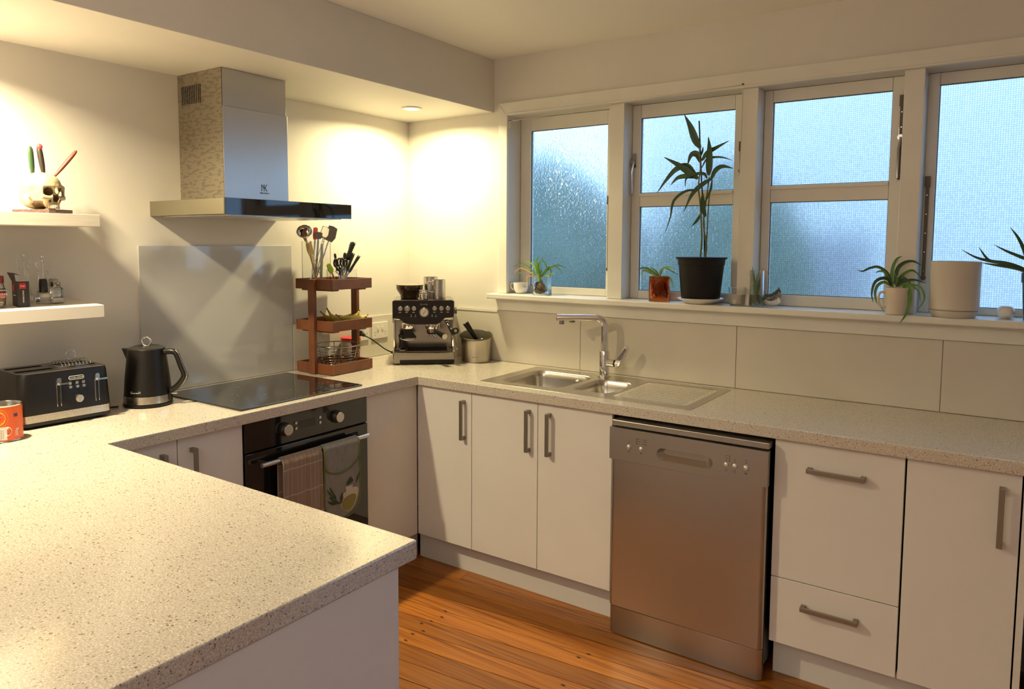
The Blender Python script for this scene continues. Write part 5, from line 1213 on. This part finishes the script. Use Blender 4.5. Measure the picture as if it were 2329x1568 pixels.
t = thing('portafilter', 'spare portafilter leaning in the knock box with black handle', 'portafilter', (.545, -.085, ZT + .10))
b0, e0 = Vector((.560, -.090, .985)), Vector((.518, -.140, 1.082)); d0 = (e0 - b0).normalized()
build('handle', M().tube([b0, b0 + d0 * .02, b0 + d0 * .06, e0 - d0 * .015, e0], [.008, .0115, .0125, .0155, .0155], 18), black_pl, parent=t, smooth=True)
build('handle_cap', M().cyl(e0, e0 + d0 * .002, .0145, n=22), steel, parent=t, smooth=True)
build('filter_head', M().lathe([(.028, 0), (.032, .004), (.032, .020), (.028, .021), (.027, .004), (0, .003)], (.562, -.085, .966), n=30), chrome_d, parent=t, smooth=True)
build('spout', M().tube(spline([(.565, -.082, .966), (.575, -.080, .985), (.585, -.085, .998)], 4), .006, 10), chrome, parent=t, smooth='full')

# ================================================================ WINDOW SILL
SZ = 1.2355
def leaf(parent, pts, w, mt, y0, yb, name='leaf', fold=.25, shape='blade', facing=(0, -1, 0), tip=None, seg=5):
    """strap or lance leaf: pts [(x, z)] from base to tip; y0 base depth, yb how far it bows towards the room"""
    n = len(pts); P3 = [Vector((x, y0 + yb * (i / (n - 1)) ** 1.2, z)) for i, (x, z) in enumerate(pts)]
    C = spline(P3, seg); m = M(); k = len(C); F = Vector(facing)
    vs = []
    for i, c in enumerate(C):
        q = i / (k - 1); d = (C[min(i + 1, k - 1)] - C[max(i - 1, 0)]).normalized(); s = d.cross(F)
        if s.length < .2: s = d.cross(Vector((.4, -.8, .4)))
        s.normalize(); nn = s.cross(d)
        ww = (math.sin(PI * min(1, q * .92 + .05) ** .75) if shape == 'blade' else (1 - q ** 3) * (.55 + .45 * min(1, q * 4))) * w / 2 + .0004
        vs += [c - s * ww + nn * ww * fold, c, c + s * ww + nn * ww * fold]
    fs = []
    for i in range(k - 1):
        for j in (0, 1): fs.append((3 * i + j, 3 * i + j + 1, 3 * i + 4 + j, 3 * i + 3 + j))
    return build(name, m.add(vs, fs), mt, parent=parent, smooth='full', fix=False)
def jarglass(t, r, h, mt=clear, th=.0022, base=.007, r0=None, n=40):
    r0 = r0 or r
    return build('glass', M().lathe([(0, 0), (r0 * .97, 0), (r0, .002), (r, h), (r - th * .5, h + .0006), (r - th, h), (r0 - th, base), (0, base)], n=n), mt, parent=t, local=True, smooth=True)

t = thing('teacup', 'small white teacup with floral print at the left end of sill', 'teacup', (.748, .030, SZ), math.radians(205))
build('cup', M().lathe([(0, .002), (.020, 0), (.024, .002), (.033, .012), (.0375, .030), (.0385, .056), (.0372, .0565), (.036, .030), (.030, .012), (0, .005)], n=36), white_cer, parent=t, local=True, smooth=True)
build('handle', M().tube(spline([(.036, 0, .050), (.050, 0, .050), (.052, 0, .036), (.044, 0, .022), (.033, 0, .018)], 5), .0030, 8), white_cer, parent=t, local=True, smooth='full')
build('floral_print', M().tube([(.0385 * math.cos(2.0 + a), .0385 * math.sin(2.0 + a), .036 + .004 * math.sin(a * 20)) for a in np.linspace(0, .5, 10)], .0006, 4), mat('brown_print', (.30, .18, .12), .6), parent=t, local=True)

SPIDER1 = [(.012, [(.871, 1.33), (.869, 1.374), (.864, 1.408), (.872, 1.431)]), (.010, [(.867, 1.331), (.859, 1.374), (.85, 1.399), (.832, 1.409)]),
  (.010, [(.863, 1.329), (.851, 1.363), (.83, 1.39), (.797, 1.406), (.781, 1.394)]), (.006, [(.857, 1.329), (.826, 1.363), (.789, 1.384), (.752, 1.388), (.701, 1.368)]),
  (.006, [(.855, 1.326), (.822, 1.347), (.785, 1.363), (.748, 1.364), (.7, 1.326)]), (.008, [(.853, 1.327), (.826, 1.345), (.802, 1.357), (.765, 1.347), (.717, 1.324)]),
  (.009, [(.883, 1.33), (.879, 1.374), (.892, 1.401), (.932, 1.429)]), (.010, [(.887, 1.328), (.907, 1.349), (.925, 1.372), (.906, 1.403), (.896, 1.41)]),
  (.009, [(.891, 1.327), (.917, 1.358), (.932, 1.375), (.939, 1.35), (.921, 1.301)]), (.007, [(.895, 1.33), (.927, 1.362), (.966, 1.379), (.995, 1.367), (1.013, 1.342)]),
  (.006, [(.895, 1.334), (.936, 1.37), (.975, 1.386), (1.005, 1.382), (1.036, 1.371)]), (.008, [(.893, 1.325), (.927, 1.336), (.966, 1.349), (.978, 1.343)]),
  (.006, [(.863, 1.326), (.833, 1.329), (.806, 1.328), (.806, 1.295), (.811, 1.28)]), (.006, [(.877, 1.326), (.895, 1.354), (.893, 1.391)]), (.007, [(.873, 1.328), (.883, 1.357), (.873, 1.377)])]
def plant_leaves(t, L, y0, mats_, seed, shape='strap', spread=.03, pale=()):
    rr = random.Random(seed)
    for i, (w, pts) in enumerate(L):
        leaf(t, pts, w, mats_[i % len(mats_)] if i not in pale else straw, y0, rr.uniform(-spread, spread * .6), shape=shape)
def roots(t, cx, cy, z0, z1, r, n, mt, seed, th=.0016):
    rr = random.Random(seed); m = M()
    for k in range(n):
        a = rr.uniform(0, 6.28); q = rr.uniform(.2, 1) * r
        pts = [(cx + q * .2 * math.cos(a), cy + q * .2 * math.sin(a), z1), (cx + q * math.cos(a), cy + q * math.sin(a), z0 + (z1 - z0) * rr.uniform(.4, .7)), (cx + r * .8 * math.cos(a + rr.uniform(-1, 2)), cy + r * .8 * math.sin(a + 1), z0 + .004 + (z1 - z0) * rr.uniform(0, .25))]
        m.tube(spline(pts, 4), rr.uniform(.6, 1.5) * th, 5)
    o = build('roots', m, mt, parent=t, smooth='full'); o['kind'] = 'stuff'; return o
t = thing('spider_plant', 'young spider plant rooting in a clear glass at left sill end', 'plant', (.893, .005, SZ))
jarglass(t, .0485, .096)
build('water', M().lathe([(0, .0075), (.0450, .0075), (.0458, .030), (0, .030)], n=36), water, parent=t, local=True, smooth=True)
roots(t, .885, .005, SZ + .010, SZ + .075, .034, 26, soil, 3); build('root_clump', bumpy((.885, .005, SZ + .038), .026, (1, .9, 1.0), 4, 10), mat('pale_roots', (.28, .20, .09), .9, noise=(90, (1, 1, 1), .5)), parent=t, smooth='full')
build('stem_base', M().tube([(.882, .005, SZ + .060), (.876, .005, SZ + .105)], [.012, .010], 10), green3, parent=t, smooth=True)
plant_leaves(t, SPIDER1, .005, [green1, green1, green3], 5, pale=(4, 12))

t = thing('spider_plant', 'small spider plant in an amber glass beside the black pot', 'plant', (1.525, .005, SZ))
jarglass(t, .0485, .112, amber, base=.016)
build('glass_foot', M().lathe([(.0, .0001), (.0490, .0001), (.0492, .0140), (.0, .0140)], n=30), clear, parent=t, local=True, smooth=True) if False else None
roots(t, 1.525, .005, SZ + .020, SZ + .10, .038, 40, mat('amber_roots', (.30, .14, .04), .8), 8, .0022)
SPIDER2 = [(.012, [(1.518, 1.346), (1.486, 1.371), (1.454, 1.385), (1.419, 1.376)]), (.010, [(1.514, 1.346), (1.479, 1.363), (1.448, 1.371), (1.45, 1.311)]), (.009, [(1.521, 1.349), (1.504, 1.372), (1.473, 1.389)]),
  (.009, [(1.524, 1.349), (1.532, 1.373), (1.554, 1.388), (1.584, 1.39), (1.609, 1.38)]), (.007, [(1.527, 1.349), (1.544, 1.387), (1.579, 1.374), (1.618, 1.356)]), (.008, [(1.533, 1.344), (1.567, 1.347), (1.586, 1.325), (1.596, 1.296)]), (.005, [(1.536, 1.347), (1.573, 1.345), (1.604, 1.328)])]
plant_leaves(t, SPIDER2, .005, [green1, green3], 7)

# bamboo in black pot
t = thing('saucer', 'shallow white saucer under the black plant pot', 'saucer', (1.724, -.014, SZ))
build('saucer', M().lathe([(0, 0), (.056, 0), (.061, .002), (.094, .019), (.099, .0235), (.097, .0245), (.084, .0150), (.060, .0135), (0, .0135)], n=44), white_cer, parent=t, local=True, smooth=True)
t = thing('potted_bamboo', 'tall lucky bamboo plant in a black plastic pot on the sill', 'plant', (1.724, -.014, SZ + .0148))
build('pot', M().lathe([(0, 0), (.080, 0), (.082, .004), (.0965, .153), (.0990, .154), (.1010, .178), (.108, .179), (.1095, .188), (.106, .1885), (.098, .186), (.095, .150), (.080, .006), (0, .004)], n=56), mat('black_pot', (.007, .007, .008), .42, spec=.3), parent=t, local=True, smooth=True)
build('potting_soil', M().lathe([(0, .162), (.05, .164), (.0950, .158)], n=30, cap=False), soil, parent=t, local=True, smooth=True)
STEMS = [(.0042, [(1.722, 1.411), (1.727, 1.439), (1.731, 1.523), (1.722, 1.65), (1.711, 1.743), (1.717, 1.817), (1.711, 1.901)]), (.0048, [(1.745, 1.411), (1.747, 1.439), (1.75, 1.494), (1.74, 1.544), (1.736, 1.608), (1.75, 1.733), (1.755, 1.782)]), (.0030, [(1.748, 1.481), (1.755, 1.691), (1.768, 1.767)])]
for i, (r, pts) in enumerate(STEMS):
    C = spline([(x, -.030 + .006 * (i - 1), z) for x, z in pts], 6); m = M().tube(C, [r * (1 - .45 * k / len(C)) for k in range(len(C))], 10)
    for k in range(4, len(C) - 2, 6): m.tube([C[k] - Vector((0, 0, .0015)), C[k] + Vector((0, 0, .0015))], r * 1.25, 10)
    build('stem', m, stem_g, parent=t, smooth='full')
build('support_stake', M().tube([(1.742, -.020, 1.415), (1.734, -.020, 1.587), (1.718, -.022, 1.776), (1.702, -.024, 2.022)], .0032, 8), mat('dark_stake', (.012, .018, .012), .5), parent=t, smooth='full')
BAMBOO = [(.032, [(1.713, 1.905), (1.692, 1.944), (1.673, 1.996), (1.647, 2.048)]), (.030, [(1.753, 1.787), (1.758, 1.832), (1.761, 1.89), (1.758, 1.945)]), (.020, [(1.721, 1.851), (1.746, 1.882), (1.784, 1.9), (1.84, 1.925)]),
  (.009, [(1.721, 1.821), (1.746, 1.857), (1.789, 1.861), (1.823, 1.856), (1.861, 1.842)]), (.020, [(1.762, 1.765), (1.786, 1.806), (1.82, 1.82), (1.868, 1.808)]), (.030, [(1.707, 1.776), (1.669, 1.803), (1.624, 1.835), (1.554, 1.875)]),
  (.024, [(1.696, 1.796), (1.655, 1.833), (1.606, 1.823), (1.561, 1.783), (1.511, 1.722)]), (.020, [(1.701, 1.781), (1.652, 1.789), (1.611, 1.783), (1.578, 1.754)]), (.026, [(1.716, 1.843), (1.7, 1.879), (1.672, 1.879), (1.653, 1.834)]),
  (.013, [(1.746, 1.774), (1.735, 1.794), (1.7, 1.795), (1.661, 1.778), (1.657, 1.74)]), (.012, [(1.709, 1.728), (1.653, 1.724), (1.605, 1.691), (1.591, 1.653), (1.586, 1.614), (1.562, 1.541)]),
  (.020, [(1.766, 1.774), (1.723, 1.746), (1.685, 1.706), (1.653, 1.634)]), (.010, [(1.768, 1.767), (1.767, 1.732), (1.755, 1.691), (1.743, 1.666)]), (.022, [(1.744, 1.612), (1.735, 1.65), (1.736, 1.691), (1.742, 1.708)]), (.012, [(1.727, 1.629), (1.71, 1.595), (1.691, 1.57)]), (.009, [(1.714, 1.868), (1.72, 1.892), (1.719, 1.913)])]
rr = random.Random(4)
for i, (w_, pts) in enumerate(BAMBOO): leaf(t, pts, w_, green2, -.030, rr.uniform(-.035, .02), fold=.3)

t = thing('candle', 'part burned pale candle in a clear glass tumbler', 'candle', (1.882, -.002, SZ))
jarglass(t, .0385, .076, r0=.031)
build('wax', M().lathe([(0, .0075), (.0285, .0075), (.0335, .046), (0, .046)], n=36), wax, parent=t, local=True, smooth=True)
build('wick', M().cyl((0, 0, .046), (.001, 0, .056), .0008, n=6), print_dk, parent=t, local=True)
t = thing('plant_cutting_vase', 'narrow clear vase with green cuttings and roots in water', 'vase', (1.962, -.006, SZ))
jarglass(t, .0295, .150)
build('water', M().lathe([(0, .0075), (.0266, .0075), (.0266, .050), (0, .050)], n=30), mat('greenish_water', (.62, .72, .40), .0, trans=1., ior=1.33), parent=t, local=True, smooth=True)
roots(t, 1.962, -.006, SZ + .010, SZ + .055, .020, 16, mat('green_roots', (.30, .30, .12), .8), 12)
rr = random.Random(9)
for k in range(13):
    a = rr.uniform(-1, 1); x0 = 1.962 + rr.uniform(-.008, .008); 
    z1 = SZ + rr.uniform(.09, .172); leaf(t, [(x0, SZ + .045), (1.962 + a * .012, (SZ + .05 + z1) / 2), (1.962 + a * .021, z1)], rr.uniform(.006, .010), [green1, green3, green2][k % 3], -.006, rr.uniform(-.012, .012), shape='strap')
leaf(t, [(1.975, SZ + .12), (1.99, SZ + .155), (2.006, SZ + .145), (2.012, SZ + .12)], .004, straw, -.006, -.005, shape='strap')
t = thing('oyster_shell', 'grey and white oyster shells stacked beside the narrow vase', 'shell', (2.018, .020, SZ))
def shell(z, s, tilt, mt):
    return build('shell', M().grid(lambda u, v: ((u - .45) * .074 * s * (1 - .25 * abs(2 * v - 1) ** 2), (v - .5) * .050 * s * math.sin(PI * min(.97, u + .1)), z + .020 * s * (abs(2 * v - 1) ** 2 + (2 * u - 1) ** 2 * .7) + tilt * (u - .3) * .035 + .0015 * math.sin(u * 40)), 26, 12), mt, parent=t, local=True, smooth='full', solid=.003)
shell(.003, .95, .2, white_cer); shell(.018, 1.0, .55, mat('shell_grey', (.28, .27, .25), .5, noise=(60, (1, 5, 1), .6))); shell(.028, .95, .85, mat('shell_dark', (.10, .10, .10), .5, noise=(60, (1, 5, 1), .6)))

t = thing('spider_plant', 'spider plant with long arching leaves in a cream mug', 'plant', (2.492, -.047, SZ), math.radians(205))
build('mug', M().lathe([(0, .001), (.033, 0), (.036, .003), (.0395, .05), (.0425, .100), (.0410, .1008), (.0385, .098), (.035, .01), (0, .006)], n=44), mat('cream_mug', (.66, .58, .48), .25, coat=.4), parent=t, local=True, smooth=True)
build('handle', M().tube(spline([(.039, 0, .082), (.058, 0, .080), (.064, 0, .055), (.055, 0, .030), (.037, 0, .026)], 5), .0045, 10), mat('cream_mug', (.66, .58, .48), .25), parent=t, local=True, smooth='full')
build('potting_soil', M().lathe([(0, .092), (.0385, .090)], n=24, cap=False), soil, parent=t, local=True)
SPIDER3 = [(.013, [(2.472, 1.336), (2.467, 1.372), (2.469, 1.41), (2.48, 1.44), (2.496, 1.451)]), (.014, [(2.479, 1.347), (2.484, 1.398), (2.503, 1.424), (2.533, 1.433), (2.565, 1.418)]), (.011, [(2.486, 1.339), (2.493, 1.368), (2.511, 1.39), (2.535, 1.398), (2.562, 1.372)]),
  (.011, [(2.491, 1.339), (2.513, 1.358), (2.544, 1.364), (2.583, 1.353)]), (.015, [(2.505, 1.336), (2.525, 1.335), (2.533, 1.295), (2.527, 1.245), (2.506, 1.204)]), (.008, [(2.492, 1.341), (2.513, 1.35), (2.542, 1.339), (2.56, 1.32), (2.567, 1.283)]),
  (.007, [(2.497, 1.344), (2.537, 1.346), (2.565, 1.338), (2.579, 1.306), (2.574, 1.28), (2.558, 1.255)]), (.012, [(2.468, 1.338), (2.454, 1.365), (2.431, 1.366), (2.412, 1.349), (2.405, 1.308), (2.413, 1.275)]), (.011, [(2.465, 1.34), (2.442, 1.353), (2.421, 1.338), (2.415, 1.308), (2.425, 1.274), (2.453, 1.242)]),
  (.010, [(2.468, 1.347), (2.453, 1.386), (2.421, 1.409), (2.393, 1.405), (2.367, 1.392), (2.348, 1.397)]), (.009, [(2.468, 1.351), (2.454, 1.372), (2.44, 1.392), (2.422, 1.393), (2.412, 1.385)]), (.008, [(2.49, 1.345), (2.509, 1.368), (2.527, 1.353), (2.544, 1.332)]), (.008, [(2.481, 1.34), (2.485, 1.366), (2.477, 1.391)]), (.007, [(2.485, 1.337), (2.496, 1.373), (2.513, 1.374)])]
for i, (w_, pts) in enumerate(SPIDER3): leaf(t, [(x + .006, z + .002) for x, z in pts], w_, [green1, green2][i % 2] if i % 5 else green1, -.047, {4: -.055, 5: -.02, 6: -.03, 7: -.03, 8: -.02, 0: .02, 2: .03}.get(i, -.005), shape='strap')
potm = mat('matte_pale_pot', (.60, .55, .48), .55, noise=(5, (1, 1, 1), .05))
t = thing('planter', 'large empty pale cylinder planter with saucer base', 'planter', (2.675, -.018, SZ))
build('planter', M().lathe([(0, .026), (.0760, .026), (.0795, .030), (.0800, .200), (.0785, .2012), (.0755, .199), (.0750, .034), (0, .032)], n=64), potm, parent=t, local=True, smooth=True)
build('saucer_base', M().lathe([(0, 0), (.066, 0), (.069, .002), (.076, .020), (.0765, .0245), (0, .0245)], n=64), potm, parent=t, local=True, smooth=True)
t = thing('small_bowl', 'tiny round white glazed bowl right of the pale planter', 'bowl', (2.832, .015, SZ))
build('bowl', M().lathe([(0, .001), (.016, 0), (.018, .002), (.026, .012), (.028, .024), (.024, .038), (.019, .043), (.017, .0425), (.022, .034), (.0255, .024), (.022, .012), (0, .005)], n=36), white_cer, parent=t, local=True, smooth=True)
t = thing('potted_plant', 'long leaved plant in a dark pot cut off by the right edge', 'plant', (2.915, .0, SZ))
build('pot', M().lathe([(0, 0), (.030, 0), (.032, .003), (.040, .130), (.043, .131), (.044, .165), (.041, .166), (.038, .14), (.03, .006), (0, .004)], n=36), mat('dark_grey_pot', (.05, .055, .06), .3), parent=t, local=True, smooth=True)
build('potting_soil', M().lathe([(0, .155), (.038, .153)], n=24, cap=False), soil, parent=t, local=True)
RP = [(.014, [(2.905, 1.385), (2.88, 1.409), (2.831, 1.43), (2.784, 1.438), (2.736, 1.451), (2.689, 1.479)]), (.013, [(2.905, 1.385), (2.88, 1.407), (2.843, 1.418), (2.796, 1.425), (2.75, 1.433)]), (.013, [(2.905, 1.385), (2.89, 1.431), (2.874, 1.481), (2.854, 1.524), (2.83, 1.559)]),
  (.012, [(2.91, 1.39), (2.899, 1.437), (2.864, 1.456), (2.824, 1.475), (2.786, 1.497)]), (.008, [(2.789, 1.434), (2.767, 1.449), (2.741, 1.489)]), (.010, [(2.915, 1.385), (2.95, 1.46), (3.0, 1.50)]), (.010, [(2.92, 1.385), (2.96, 1.42), (3.03, 1.41)]), (.008, [(2.905, 1.385), (2.88, 1.405), (2.86, 1.423), (2.85, 1.431)])]
for i, (w_, pts) in enumerate(RP): leaf(t, pts, w_, green2, 0., -.01, shape='strap')
